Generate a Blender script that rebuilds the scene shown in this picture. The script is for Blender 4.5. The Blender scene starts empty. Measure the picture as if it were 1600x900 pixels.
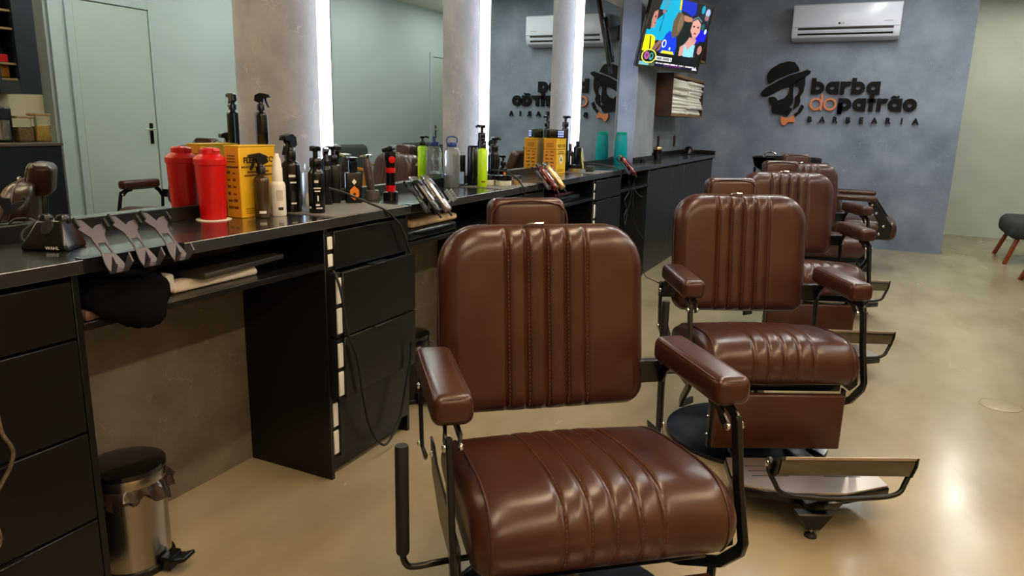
import bpy, bmesh, math, random
import numpy as np
from mathutils import Vector, Matrix
random.seed(7)
R = math.radians
sc = bpy.context.scene
COL = sc.collection

# ---------------------------------------------------------------- camera
def make_camera():
    yaw, pitch, roll = .4418, .227, .0244
    d = Vector((-math.sin(yaw)*math.cos(pitch), math.cos(yaw)*math.cos(pitch), -math.sin(pitch)))
    r = Vector((math.cos(yaw), math.sin(yaw), 0)); u = r.cross(d)
    r2 = math.cos(roll)*r + math.sin(roll)*u; u2 = -math.sin(roll)*r + math.cos(roll)*u
    cam = bpy.data.cameras.new('camera'); o = bpy.data.objects.new('camera', cam); COL.objects.link(o)
    m = Matrix((( r2.x, u2.x, -d.x, 1.9147), (r2.y, u2.y, -d.y, 0), (r2.z, u2.z, -d.z, 1.24), (0, 0, 0, 1)))
    o.matrix_world = m
    cam.sensor_width = 36; cam.lens = 1134.7/1600*36; cam.clip_start = .02
    sc.camera = o
make_camera()

# ---------------------------------------------------------------- light and exposure
LED_LINE = 44.0      # ceiling LED lines
LED_MIRROR = 4.6    # LED edges of the mirrors
EXPOSURE = 0.6
w = bpy.data.worlds.new('world'); sc.world = w; w.use_nodes = True
w.node_tree.nodes['Background'].inputs[0].default_value = (.75, .85, 1, 1)
w.node_tree.nodes['Background'].inputs[1].default_value = .12
vs = sc.view_settings
vs.view_transform = 'Standard'; vs.look = 'None'; vs.gamma = 1; vs.use_curve_mapping = False
vs.exposure = EXPOSURE

# ---------------------------------------------------------------- materials
def lin(c):
    if isinstance(c, str):
        c = c.lstrip('#'); c = [int(c[i:i+2], 16)/255 for i in (0, 2, 4)]
        c = [v/12.92 if v <= .04045 else ((v+.055)/1.055)**2.4 for v in c]
    return (c[0], c[1], c[2], 1)
MATS = {}
def mat(name, col, rough=.5, metal=0, spec=.5, var=0, vscale=6, bump=0, bscale=80, coat=0, emit=None, estr=0, trans=0, alpha=1, col2=None, rvar=0, detail=4, stretch=None, ior=1.45, coat_rough=.1):
    if name in MATS: return MATS[name]
    m = bpy.data.materials.new(name); m.use_nodes = True; nt = m.node_tree; b = nt.nodes['Principled BSDF']
    c = lin(col)
    b.inputs['Base Color'].default_value = c; b.inputs['Roughness'].default_value = rough
    b.inputs['Metallic'].default_value = metal; b.inputs['Specular IOR Level'].default_value = spec
    b.inputs['Coat Weight'].default_value = coat; b.inputs['Coat Roughness'].default_value = coat_rough
    b.inputs['Transmission Weight'].default_value = trans; b.inputs['IOR'].default_value = ior
    b.inputs['Alpha'].default_value = alpha
    if emit is not None:
        b.inputs['Emission Color'].default_value = lin(emit); b.inputs['Emission Strength'].default_value = estr
    if var or col2 or bump or rvar:
        tc = nt.nodes.new('ShaderNodeTexCoord'); src = tc.outputs['Object']
        if stretch:
            mp = nt.nodes.new('ShaderNodeMapping'); mp.inputs['Scale'].default_value = stretch
            nt.links.new(src, mp.inputs['Vector']); src = mp.outputs['Vector']
        def noise(scale, det=detail, rgh=.55):
            n = nt.nodes.new('ShaderNodeTexNoise'); n.inputs['Scale'].default_value = scale
            n.inputs['Detail'].default_value = det; n.inputs['Roughness'].default_value = rgh
            nt.links.new(src, n.inputs['Vector']); return n
        if var or col2:
            n = noise(vscale); rp = nt.nodes.new('ShaderNodeValToRGB')
            rp.color_ramp.elements[0].position = .3; rp.color_ramp.elements[1].position = .7
            c2 = lin(col2) if col2 else tuple(min(1, v*(1+var)) for v in c[:3])+(1,)
            c1 = c if col2 else tuple(v*(1-var) for v in c[:3])+(1,)
            rp.color_ramp.elements[0].color = c1; rp.color_ramp.elements[1].color = c2
            nt.links.new(n.outputs['Fac'], rp.inputs['Fac']); nt.links.new(rp.outputs['Color'], b.inputs['Base Color'])
            m['ramp'] = rp.name
        if rvar:
            n = noise(vscale*1.7); mr = nt.nodes.new('ShaderNodeMapRange')
            mr.inputs['From Min'].default_value = .3; mr.inputs['From Max'].default_value = .7
            mr.inputs['To Min'].default_value = max(.02, rough-rvar); mr.inputs['To Max'].default_value = rough+rvar
            nt.links.new(n.outputs['Fac'], mr.inputs['Value']); nt.links.new(mr.outputs['Result'], b.inputs['Roughness'])
        if bump:
            n = noise(bscale, 1.5); bp = nt.nodes.new('ShaderNodeBump'); bp.inputs['Strength'].default_value = bump; bp.inputs['Distance'].default_value = .004
            nt.links.new(n.outputs['Fac'], bp.inputs['Height']); nt.links.new(bp.outputs['Normal'], b.inputs['Normal'])
    MATS[name] = m
    return m

def plaster(name, base, light, vein, vein_amt=.5, rough=.6, scale=1.0):
    """trowelled burnt-cement finish: cloudy tone plus sparse pale trowel veins"""
    m = mat(name, base, rough=rough, col2=light, vscale=2.2*scale, detail=9, bump=.12, bscale=30)
    nt = m.node_tree; b = nt.nodes['Principled BSDF']; rp = nt.nodes[m['ramp']]
    tc = nt.nodes.new('ShaderNodeTexCoord')
    n1 = nt.nodes.new('ShaderNodeTexNoise'); n1.inputs['Scale'].default_value = 5; n1.inputs['Detail'].default_value = 5
    nt.links.new(tc.outputs['Object'], n1.inputs['Vector'])
    vm = nt.nodes.new('ShaderNodeVectorMath'); vm.operation = 'MULTIPLY_ADD'; vm.inputs[1].default_value = (.25, .25, .25)
    nt.links.new(n1.outputs['Color'], vm.inputs[0]); nt.links.new(tc.outputs['Object'], vm.inputs[2])
    vo = nt.nodes.new('ShaderNodeTexVoronoi'); vo.feature = 'DISTANCE_TO_EDGE'; vo.inputs['Scale'].default_value = 7*scale
    nt.links.new(vm.outputs['Vector'], vo.inputs['Vector'])
    r1 = nt.nodes.new('ShaderNodeMapRange'); r1.inputs['From Min'].default_value = 0; r1.inputs['From Max'].default_value = .035
    r1.inputs['To Min'].default_value = 1; r1.inputs['To Max'].default_value = 0
    nt.links.new(vo.outputs['Distance'], r1.inputs['Value'])
    n2 = nt.nodes.new('ShaderNodeTexNoise'); n2.inputs['Scale'].default_value = 3.3*scale; n2.inputs['Detail'].default_value = 2
    nt.links.new(tc.outputs['Object'], n2.inputs['Vector'])
    r2 = nt.nodes.new('ShaderNodeMapRange'); r2.inputs['From Min'].default_value = .52; r2.inputs['From Max'].default_value = .68
    nt.links.new(n2.outputs['Fac'], r2.inputs['Value'])
    mu = nt.nodes.new('ShaderNodeMath'); mu.operation = 'MULTIPLY'
    nt.links.new(r1.outputs['Result'], mu.inputs[0]); nt.links.new(r2.outputs['Result'], mu.inputs[1])
    mu2 = nt.nodes.new('ShaderNodeMath'); mu2.operation = 'MULTIPLY'; mu2.inputs[1].default_value = vein_amt
    nt.links.new(mu.outputs[0], mu2.inputs[0])
    mx = nt.nodes.new('ShaderNodeMixRGB'); mx.inputs['Color2'].default_value = lin(vein)
    nt.links.new(mu2.outputs[0], mx.inputs['Fac']); nt.links.new(rp.outputs['Color'], mx.inputs['Color1'])
    nt.links.new(mx.outputs['Color'], b.inputs['Base Color'])
    return m

M_PLASTER = plaster('burnt_cement_plaster', '#5f584c', '#7c7365', '#b8af9e', .38, .5, 2.6)
M_FARWALL = plaster('grey_cement_wall', '#646d80', '#8791a3', '#b0b8c4', .22, .5, 1.3)
M_WHITE = mat('white_wall_paint', '#9ca6a6', .75, var=.04, vscale=1.5, bump=.05, bscale=60)
M_FARWHITE = mat('textured_white_wall', '#ccd1bf', .8, var=.05, vscale=3, bump=.4, bscale=25)
M_BAR_WALL = mat('beige_wall_paint', '#cdb898', .75, var=.05, vscale=2)
M_CEIL = mat('ceiling_paint', '#d9d9cc', .8)
M_FLOOR = mat('polished_cement_floor', '#85765a', .22, col2='#a3967a', vscale=2.2, rvar=.06, detail=5, spec=.5, stretch=(1, .45, 1))
M_BLACK = mat('black_laminate', '#100f0d', .3, spec=.42, var=.12, vscale=40)
M_COUNTER = mat('black_laminate_top', '#181818', .25, spec=1.0, coat=.6, coat_rough=.06, ior=1.8)
M_DSTEEL = mat('dark_steel', '#6a655c', .28, 1)
M_DARK = mat('dark_recess', '#0c0c0c', .6)
M_LEATHER = mat('brown_leather', '#371b14', .3, col2='#43261c', vscale=9, bump=.03, bscale=420, spec=.5, detail=8)
M_THREAD = mat('brown_thread', '#74492f', .7)
M_PIPING = mat('leather_piping', '#3e2119', .4, bump=.1, bscale=200)
M_BMETAL = mat('black_powder_coat', '#080808', .3, spec=.5)
M_CHROME = mat('chrome', '#d8d4cc', .12, 1)
M_STEEL = mat('brushed_steel', '#a09a90', .24, 1, bump=.05, bscale=300, stretch=(1, 1, .02))
M_ALU = mat('aluminium', '#b8aaa2', .32, 1, bump=.03, bscale=200)
M_BASE = mat('blue_black_enamel', '#0c1420', .22, spec=.6)
M_MIRROR = mat('mirror_glass', '#dfe9e4', .0, 1)
M_LED = mat('led_diffuser', '#ffffff', .5, emit='#c4daff', estr=LED_MIRROR)
M_LEDW = mat('ceiling_led_warm', '#ffffff', .5, emit='#ffe2bc', estr=LED_LINE*1.5)
M_LEDC = mat('ceiling_led', '#ffffff', .5, emit='#f6f8f0', estr=LED_LINE)
M_BPLAST = mat('black_plastic', '#070708', .25, spec=.5)
M_BMATT = mat('black_rubber', '#101012', .6)
M_RED = mat('red_plastic', '#b4060a', .3, spec=.5)
M_WPLAST = mat('white_plastic', '#dcdad2', .4)
M_YELLOW = mat('yellow_cardboard', '#d2a514', .6, var=.06, vscale=12)
M_YORANGE = mat('orange_cardboard', '#c8891b', .6, var=.06, vscale=12)
M_INK = mat('black_ink', '#15120c', .6)
M_INKB = mat('brown_ink', '#6a3f0c', .6)
M_WINK = mat('white_ink', '#d8d8d2', .6)
M_LIME = mat('lime_plastic', '#a4d20e', .35)
M_BLUE = mat('blue_plastic', '#16387e', .35)
M_CLEAR = mat('clear_plastic', '#e6eef4', .08, trans=.9, ior=1.2)
M_FROST = mat('frosted_plastic', '#cfd8de', .35, trans=.7, ior=1.15)
M_TURQ = mat('turquoise_plastic', '#0fa0a8', .2, trans=.35, ior=1.3)
M_ORANGE = mat('orange_label', '#d8741a', .5)
M_BROWNGL = mat('brown_bottle', '#3c2c17', .18, spec=.6)
M_GOLD = mat('gold_metal', '#c9a774', .28, .85)
M_REDMET = mat('red_metal', '#5a0f14', .2, .5, coat=.6)
M_WOOD = mat('dark_wood', '#4a2a14', .5, col2='#2c170a', vscale=7, stretch=(1, 6, 1), detail=8)
M_WOOD2 = mat('light_wood_edge', '#8a6a44', .5, col2='#6e5030', vscale=9, stretch=(1, 1, 6))
M_TEAK = mat('reddish_wood', '#6a2410', .35, col2='#8a3a14', vscale=8, stretch=(8, 8, 1))
M_YWOOD = mat('honey_wood', '#b8741a', .4, col2='#9c5c10', vscale=8, stretch=(1, 6, 1))
M_GREYFAB = mat('charcoal_fabric', '#2f3331', .85, var=.12, vscale=90, bump=.2, bscale=300)
M_TOWEL = mat('white_towel', '#ece8df', .95, var=.06, vscale=30, bump=.6, bscale=220)
M_CREAM = mat('cream_cloth', '#cbb794', .9, col2='#8a6d44', vscale=9, bump=.4, bscale=120)
M_CAP = mat('black_cloth', '#060506', .95, spec=.08, bump=.5, bscale=150)
M_BAG = mat('bin_liner', '#2c211d', .18, spec=.7, bump=.3, bscale=60)
M_MAT = mat('grey_rubber_mat', '#6f6c66', .6, var=.06, vscale=60, bump=.2, bscale=400)
M_LILAC = mat('lilac_grey_steel', '#504d56', .4, .5)
M_COLUMN = plaster('column_cement', '#6e747d', '#8b9097', '#b8bcc0', .25, .5, 1.6)
M_AC = mat('air_conditioner_white', '#c9ccdc', .22, spec=.5)
M_SIGN = mat('sign_black', '#06070a', .6, spec=.2)
M_SIGNO = mat('sign_orange', '#d0794a', .45)
M_REDSW = mat('dark_red_plastic', '#2b0e0e', .35)
M_AMBER = mat('amber_liquor', '#b0721c', .1, trans=.4, ior=1.3)
M_GRAIN = mat('grain', '#b08a38', .7, col2='#6b4d18', vscale=140, bump=.8, bscale=120)
M_GLASS = mat('glass', '#f2f5f3', .03, trans=1, ior=1.1)
M_DOOR = mat('door_paint', '#9da59f', .6, var=.03, vscale=2)

# ---------------------------------------------------------------- mesh helpers
class B:
    def __init__(s): s.v = []; s.f = []
    def add(s, v, f):
        k = len(s.v); s.v += [tuple(p) for p in v]; s.f += [tuple(i+k for i in q) for q in f]; return s
    def box(s, c, d, m=None):
        x, y, z = [i/2 for i in d]
        v = [Vector(p) for p in ((-x,-y,-z),(x,-y,-z),(x,y,-z),(-x,y,-z),(-x,-y,z),(x,-y,z),(x,y,z),(-x,y,z))]
        if m is not None: v = [m @ p for p in v]
        v = [p+Vector(c) for p in v]
        return s.add(v, [(3,2,1,0),(4,5,6,7),(0,1,5,4),(1,2,6,5),(2,3,7,6),(3,0,4,7)])
    def bb(s, x0, x1, y0, y1, z0, z1): return s.box(((x0+x1)/2, (y0+y1)/2, (z0+z1)/2), (x1-x0, y1-y0, z1-z0))
    def lathe(s, prof, c=(0,0,0), n=24, sx=1, sy=1, cap=True, m=None):
        v = []; f = []
        for r, z in prof:
            for k in range(n):
                a = 2*math.pi*k/n; p = Vector((r*math.cos(a)*sx, r*math.sin(a)*sy, z))
                if m is not None: p = m @ p
                v.append(p+Vector(c))
        for j in range(len(prof)-1):
            for k in range(n):
                k2 = (k+1) % n; f.append((j*n+k, j*n+k2, (j+1)*n+k2, (j+1)*n+k))
        if cap:
            f.append(tuple(range(n-1, -1, -1))); f.append(tuple((len(prof)-1)*n+k for k in range(n)))
        return s.add(v, f)
    def cyl(s, a, b, r, r2=None, n=16):
        a = Vector(a); b = Vector(b); q = (b-a).to_track_quat('Z', 'Y').to_matrix()
        return s.lathe([(r, 0), (r if r2 is None else r2, (b-a).length)], a, n, m=q)
    def tube(s, pts, r, n=8, smooth=3, closed=False):
        P = [Vector(p) for p in pts]
        if smooth and len(P) > 2:
            Q = []; N = len(P)
            rng = range(N) if closed else range(N-1)
            for i in rng:
                p1, p2 = P[i], P[(i+1) % N]
                p0 = P[i-1] if (i or closed) else p1*2-p2
                p3 = P[(i+2) % N] if (closed or i+2 < N) else p2*2-p1
                for k in range(smooth):
                    t = k/smooth
                    Q.append(.5*((2*p1)+(p2-p0)*t+(2*p0-5*p1+4*p2-p3)*t*t+(3*p1-p0-3*p2+p3)*t**3))
            if not closed: Q.append(P[-1])
            P = Q
        v = []; f = []; N = len(P); up = None
        for i, p in enumerate(P):
            t = (P[(i+1) % N] if (closed or i < N-1) else p) - (P[i-1] if (i or closed) else p)
            if t.length < 1e-9: t = Vector((0, 0, 1))
            t.normalize()
            if up is None: up = t.orthogonal().normalized()
            up = (up - t*up.dot(t)); up = up.normalized() if up.length > 1e-6 else t.orthogonal().normalized()
            sd = t.cross(up)
            for k in range(n):
                a = 2*math.pi*k/n; v.append(p + r*(math.cos(a)*up + math.sin(a)*sd))
        for i in range(N if closed else N-1):
            i2 = (i+1) % N
            for k in range(n): f.append((i*n+k, i*n+(k+1) % n, i2*n+(k+1) % n, i2*n+k))
        if not closed: f += [tuple(range(n-1, -1, -1)), tuple((N-1)*n+k for k in range(n))]
        return s.add(v, f)
    def prism(s, poly, axis, a0, a1):
        """polygon in the plane normal to axis ('x': (y,z), 'y': (x,z), 'z': (x,y)) extruded from a0 to a1"""
        def P(p, a): return {'x': (a, p[0], p[1]), 'y': (p[0], a, p[1]), 'z': (p[0], p[1], a)}[axis]
        n = len(poly); v = [P(p, a0) for p in poly]+[P(p, a1) for p in poly]
        f = [tuple(range(n)), tuple(range(2*n-1, n-1, -1))]+[(i, n+i, n+(i+1) % n, (i+1) % n) for i in range(n)]
        return s.add(v, f)
    def strap(s, pts, w, t, wdir=(1,0,0)):
        """flat bar following pts, width w along wdir, thickness t"""
        P = [Vector(p) for p in pts]; W = Vector(wdir).normalized(); v = []; f = []
        for i, p in enumerate(P):
            tg = (P[min(i+1, len(P)-1)]-P[max(i-1, 0)]).normalized(); nn = tg.cross(W).normalized()
            for a, b in ((-1,-1),(1,-1),(1,1),(-1,1)): v.append(p+W*a*w/2+nn*b*t/2)
        for i in range(len(P)-1):
            for k in range(4): f.append((i*4+k, i*4+(k+1) % 4, i*4+4+(k+1) % 4, i*4+4+k))
        f += [(3,2,1,0), tuple(len(v)-4+k for k in range(4))]
        return s.add(v, f)
    def build(s, name, m, parent=None, bevel=0, seg=2, smooth=True, angle=40, loc=None):
        bm = bmesh.new(); vs_ = [bm.verts.new(p) for p in s.v]
        for q in s.f:
            try: bm.faces.new([vs_[i] for i in q])
            except ValueError: pass
        bmesh.ops.recalc_face_normals(bm, faces=bm.faces)
        if bevel:
            bm.normal_update()
            ed = [e for e in bm.edges if len(e.link_faces) == 2 and e.calc_face_angle(0) > R(30)]
            bmesh.ops.bevel(bm, geom=ed, offset=bevel, segments=seg, profile=.5, affect='EDGES', clamp_overlap=True)
        me = bpy.data.meshes.new(name); bm.to_mesh(me); bm.free()
        if smooth:
            me.shade_smooth(); me.set_sharp_from_angle(angle=R(angle))
        return obj(name, me, m, parent, loc)
def obj(name, me, m=None, parent=None, loc=None):
    o = bpy.data.objects.new(name, me); COL.objects.link(o)
    if m is not None and not me.materials: me.materials.append(m)
    if parent is not None: o.parent = parent
    if loc: o.location = loc
    return o
def tag(o, label, cat, group=None):
    o['label'] = label; o['category'] = cat
    if group: o['group'] = group
    return o
def thing(name, label, cat, loc=(0,0,0), rz=0, group=None):
    o = bpy.data.objects.new(name, None); COL.objects.link(o); o.empty_display_size = .1
    o.location = loc; o.rotation_euler = (0, 0, rz)
    return tag(o, label, cat, group)
def struct(o): o['kind'] = 'structure'; return o
def text_obj(name, s, size, m, parent, matrix, extrude=.0004, align='CENTER', offset=0, xs=1):
    cu = bpy.data.curves.new(name, 'FONT'); cu.body = s; cu.size = size; cu.extrude = extrude; cu.align_x = align; cu.offset = offset; cu.resolution_u = 3
    t = bpy.data.objects.new(name, cu); COL.objects.link(t)
    dg = bpy.context.evaluated_depsgraph_get(); me = bpy.data.meshes.new_from_object(t.evaluated_get(dg))
    bpy.data.objects.remove(t); bpy.data.curves.remove(cu)
    me.transform(Matrix.Diagonal((xs, 1, 1, 1))); me.transform(matrix); me.materials.clear()
    return obj(name, me, m, parent)
def frame(o, xa, ya):
    """matrix placing local x along xa, y along ya, z along their cross product"""
    xa = Vector(xa).normalized(); ya = Vector(ya).normalized(); za = xa.cross(ya)
    return Matrix(((xa.x, ya.x, za.x, o[0]), (xa.y, ya.y, za.y, o[1]), (xa.z, ya.z, za.z, o[2]), (0, 0, 0, 1)))
# ================================================================ the room
FW, CEIL, OPP, BACK, FAR2 = 8.555, 2.71, 3.9, -2.2, 10.3
CZ, CX = .916, .381           # counter top height and front edge
XM = .0715                    # mirror glass plane
struct(B().bb(-.3, 4.3, BACK-.2, FAR2+.2, -.1, 0).build('floor', M_FLOOR, smooth=False))
struct(B().bb(-.3, 4.3, BACK-.2, FAR2+.2, CEIL, CEIL+.1).build('ceiling', M_CEIL, smooth=False))
struct(B().bb(-.2, 0, BACK, 6.3, 0, CEIL).build('wall_left', M_PLASTER, smooth=False))
struct(B().bb(-.2, 0, 6.3, FW, 0, CEIL).build('wall_niche_side', M_COLUMN, smooth=False))
struct(B().bb(-.2, 2.732, FW, FW+.15, 0, CEIL).build('wall_far', M_FARWALL, smooth=False))
struct(B().bb(-.2, 4.1, FAR2, FAR2+.15, 0, CEIL).build('wall_end', M_FARWHITE, smooth=False))
struct(B().bb(-.2, 0, FW+.15, FAR2, 0, CEIL).build('wall_passage', M_FARWHITE, smooth=False))
struct(B().bb(OPP, OPP+.2, 3.70, FAR2, 0, CEIL).build('wall_right', M_WHITE, smooth=False))
struct(B().bb(OPP+.12, OPP+.2, BACK, 3.70, 0, CEIL).build('wall_bar', M_BAR_WALL, smooth=False))
struct(B().bb(-.2, 4.1, BACK-.15, BACK, 0, CEIL).build('wall_back', M_WHITE, smooth=False))
# projecting column between the mirrors and the far cabinet
struct(B().bb(0, .16, 6.03, 6.62, 0, CEIL).build('trim_1', M_COLUMN, bevel=.004, seg=1))
# inspection cap in the floor
dc = thing('floor_drain_cap', 'round cement-coloured inspection cap set in the polished floor', 'drain', (2.62, 3.86, 0))
B().lathe([(.088, 0), (.088, .002), (.082, .003), (.08, .0012), (0.001, .0015)], n=28).build('cap', M_FLOOR, dc)

# doors in the opposite wall (seen in the mirrors)
def door(name, y0, y1, top, hy):
    d = struct(B().bb(OPP-.012, OPP+.02, y0, y1, 0, top).build(name, M_DOOR, bevel=.002, seg=1))
    for a, b, z0, z1 in ((y0-.07, y0-.006, 0, top+.07), (y1+.006, y1+.07, 0, top+.07), (y0-.006, y1+.006, top+.006, top+.07)):
        B().bb(OPP-.022, OPP+.01, a, b, z0, z1).build('door_frame', M_WHITE, d, bevel=.003, seg=1)
    h = B().bb(OPP-.018, OPP-.012, hy-.018, hy+.018, .96, 1.14).build('handle_plate', M_BPLAST, d, bevel=.003)
    B().cyl((OPP-.018, hy, 1.085), (OPP-.06, hy, 1.085), .008).cyl((OPP-.055, hy+.008, 1.085), (OPP-.055, hy-.09, 1.085), .008).build('lever', M_CHROME, h)
    return d
door('door_1', 3.93, 4.60, 2.08, 4.545)
door('door_2', 9.17, 9.85, 2.08, 9.24)
B().bb(OPP-.03, OPP, 3.72, 3.82, 0, CEIL).build('trim_2', M_WHITE)['kind'] = 'structure'

# ceiling LED lines
nl = 0
for x, yy in ((1.45, (.4, 2.2, 4.0, 5.8)), (2.05, (5.2, 7.3)), (3.2, (-1.2, .4, 2.0, 3.6, 5.4, 7.3)), (3.25, (9.1,))):
    for y in yy:
        nl += 1
        t = thing('ceiling_light', 'slim white linear LED light set in the ceiling', 'ceiling light', (x, y, CEIL-.02), 0, 'linear LED ceiling lights')
        B().bb(-.045, .045, -.62, .62, -.005, .02).build('housing', M_AC, t, bevel=.003, seg=1)
        B().bb(-.035, .035, -.6, .6, -.012, -.005).build('diffuser', M_LEDW if y < 3 else M_LEDC, t)

# ================================================================ mirrors with lit edges
for i, (a, b) in enumerate(((.985, 1.82), (2.271, 3.076), (3.568, 4.40), (4.963, 5.77))):
    t = thing('wall_mirror', ['frameless backlit mirror above the near end of the counter', 'frameless backlit mirror behind the lime bottle and blue-capped bottle',
              'frameless backlit mirror reflecting the air conditioner', 'frameless backlit mirror beside the projecting column'][i], 'mirror', (0, a, .956), 0, 'backlit wall mirrors')
    L = b-a; H = 2.11-.956; XG = XM-.0265 if i == 0 else XM
    B().bb(XG-.006, XG, 0, L, 0, H).build('mirror_glass', M_MIRROR, t, smooth=False)
    B().bb(.001, XG-.006, .006, L-.006, .006, H-.006).build('backing', M_WPLAST, t, smooth=False)
    for y0 in (0, L-.006): B().bb(.004, XG-.0062, y0, y0+.006, .01, H-.01).build('led_strip', M_LED, t, smooth=False)

# ================================================================ counter and cabinets
t = thing('countertop', 'long black laminate worktop running under the mirrors', 'countertop', (0, 0, 0))
B().bb(.003, CX, -.6, FW-.003, CZ-.032, CZ).build('worktop', M_COUNTER, t, bevel=.0015, seg=1)
B().bb(XM-.0259, XM-.017, -.6, 1.84, CZ, CZ+.042).build('backsplash', M_BLACK, t, bevel=.001, seg=1)
B().bb(XM+.0006, XM+.009, 1.84, 6.02, CZ, CZ+.042).build('backsplash', M_BLACK, t, bevel=.001, seg=1)
B().bb(.161, .179, 6.02, 6.63, CZ, CZ+.042).build('backsplash', M_BLACK, t, bevel=.001, seg=1)
B().bb(.003, .02, 6.63, FW-.003, CZ, CZ+.042).build('backsplash', M_BLACK, t, bevel=.001, seg=1)
B().bb(.02, CX, FW-.021, FW-.003, CZ, CZ+.042).build('backsplash', M_BLACK, t, bevel=.001, seg=1)

UN = ['black drawer unit at the left edge, long cord hanging over it', 'black drawer unit with white drawer runners and a looped cable', 'black drawer unit mostly hidden behind the nearest chair',
      'small black drawer unit below the red clipper, between two knee spaces']
def drawer_unit(i, y0, y1, opens, slides=True):
    t = thing('drawer_unit', UN[i], 'drawer unit', (0, y0, 0), 0, 'black drawer units under the counter')
    W = y1-y0
    for a in (0, W-.016): B().bb(.003, .372, a, a+.016, 0, CZ-.033).build('side_panel', M_BLACK, t, bevel=.001, seg=1)
    B().bb(.003, .02, .016, W-.016, .02, CZ-.033).build('back_panel', M_BLACK, t)
    B().bb(.02, .35, .016, W-.016, .02, .06).build('plinth', M_BLACK, t)
    for k, ((z0, z1), op) in enumerate(zip(((.742, .870), (.517, .736), (.297, .511), (.075, .291)), opens)):
        inset = .046 if slides else .02
        d = B().bb(.354+op, .372+op, inset, W-.018+(.012 if op > .02 else 0), z0, z1).build('drawer', M_BLACK, t, bevel=.0015, seg=1)
        B().bb(.05+op, .352+op, inset+.006, W-.03, z0+.02, z1-.03).build('drawer_box', M_DARK, d)
        B().bb(.35+op, .385+op, W*.42, W*.62, z1, z1+.004).build('handle', M_BLACK, d, bevel=.001, seg=1)
        if slides:
            for zz in (z0+.012, (z0+z1)/2+.006):
                B().bb(.1+op, .366+op, inset-.026, inset-.001, zz, zz+(z1-z0)/2-.022).build('runner', M_WPLAST, d, bevel=.002, seg=1)
            B().bb(.1+op, .3612+op, inset-.0275, inset+.005, z0, z1).build('runner_bracket', M_DARK, d)
    return t
drawer_unit(0, .50, 1.008, (.0, .0, .0, .0), False)
drawer_unit(1, 1.833, 2.318, (.004, .036, .036, .006))
drawer_unit(2, 3.14, 3.64, (.004, .004, .004, .004))
drawer_unit(3, 4.44, 5.03, (.004, .012, .004, .004))
SH = ['black shelf under the counter holding the cap and boards', 'black shelf under the counter behind the nearest chair', 'black shelf under the counter with a red item', 'black shelf under the counter beside the far cabinet']
for i, (a, b) in enumerate(((1.01, 1.831), (2.32, 3.138), (3.642, 4.438), (5.032, 5.826))):
    t = tag(B().bb(.003, .372, a, b, .752, .77).build('under_shelf', M_BLACK, bevel=.001, seg=1), SH[i], 'shelf', 'under-counter shelves')
t = thing('far_cabinet', 'long black floor cabinet with flat doors in the far corner', 'cabinet', (0, 5.828, 0))
B().bb(.003, .352, 0, .018, 0, CZ-.033).build('side_panel', M_DARK, t, bevel=.001, seg=1)
B().bb(.003, .34, .018, 2.72, .0, .05).build('plinth', M_BLACK, t)
B().bb(.003, .334, .018, 2.70, .05, CZ-.034).build('carcass', M_DARK, t)
B().bb(.003, .355, 2.70, 2.72, 0, CZ-.033).build('side_panel', M_DARK, t, bevel=.001, seg=1)
for a, b in ((.0, .848), (.852, 1.298), (1.302, 1.998), (2.002, 2.698)):
    B().bb(.336, .354, a+.001, b, .03, CZ-.052).build('cabinet_door', M_BLACK, t, bevel=.0015, seg=1)
# ================================================================ barber chairs (local frame: the sitter faces -y)
GRV = (-.108, -.054, 0, .054, .108)
def groove(x): return sum(-.0075*math.exp(-((x-g)/.0065)**2) for g in GRV)
def channel(x):
    if abs(x) > .108: return 0
    k = ((x+.108) % .054)/.054; return .0045*math.sin(math.pi*k)
def xs_list(W, n=26):
    s = {round(-W+2*W*i/n, 5) for i in range(n+1)}
    for g in GRV:
        for o in (-.014, -.009, -.006, -.003, 0, .003, .006, .009, .014): s.add(round(g+o, 5))
    for k in (.004, .01, .018, .028, .04): s.add(round(W-k, 5)); s.add(round(-W+k, 5))
    s = sorted(s); out = [s[0]]
    for x in s[1:]:
        if x-out[-1] > .0022: out.append(x)
    out[-1] = W
    return out
def back_plane(z): return .235+(z-.485)*.17
def back_front(x, z, W=.28, z0=.485, z1=.968):
    cz = (z0+z1)/2; hz = (z1-z0)/2; rr = .112 if z > cz else .058
    qx, qz = abs(x)-(W-rr), abs(z-cz)-(hz-rr)
    sd = math.hypot(max(qx, 0), max(qz, 0))+min(max(qx, qz), 0)-rr
    e = max(0, min(1, -sd/.06))
    fade = max(0, min(1, -sd/.02))
    return back_plane(z)-.047*math.sqrt(max(0, 1-(1-e)**2))-(groove(x)+channel(x))*(.35+.65*fade)
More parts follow.
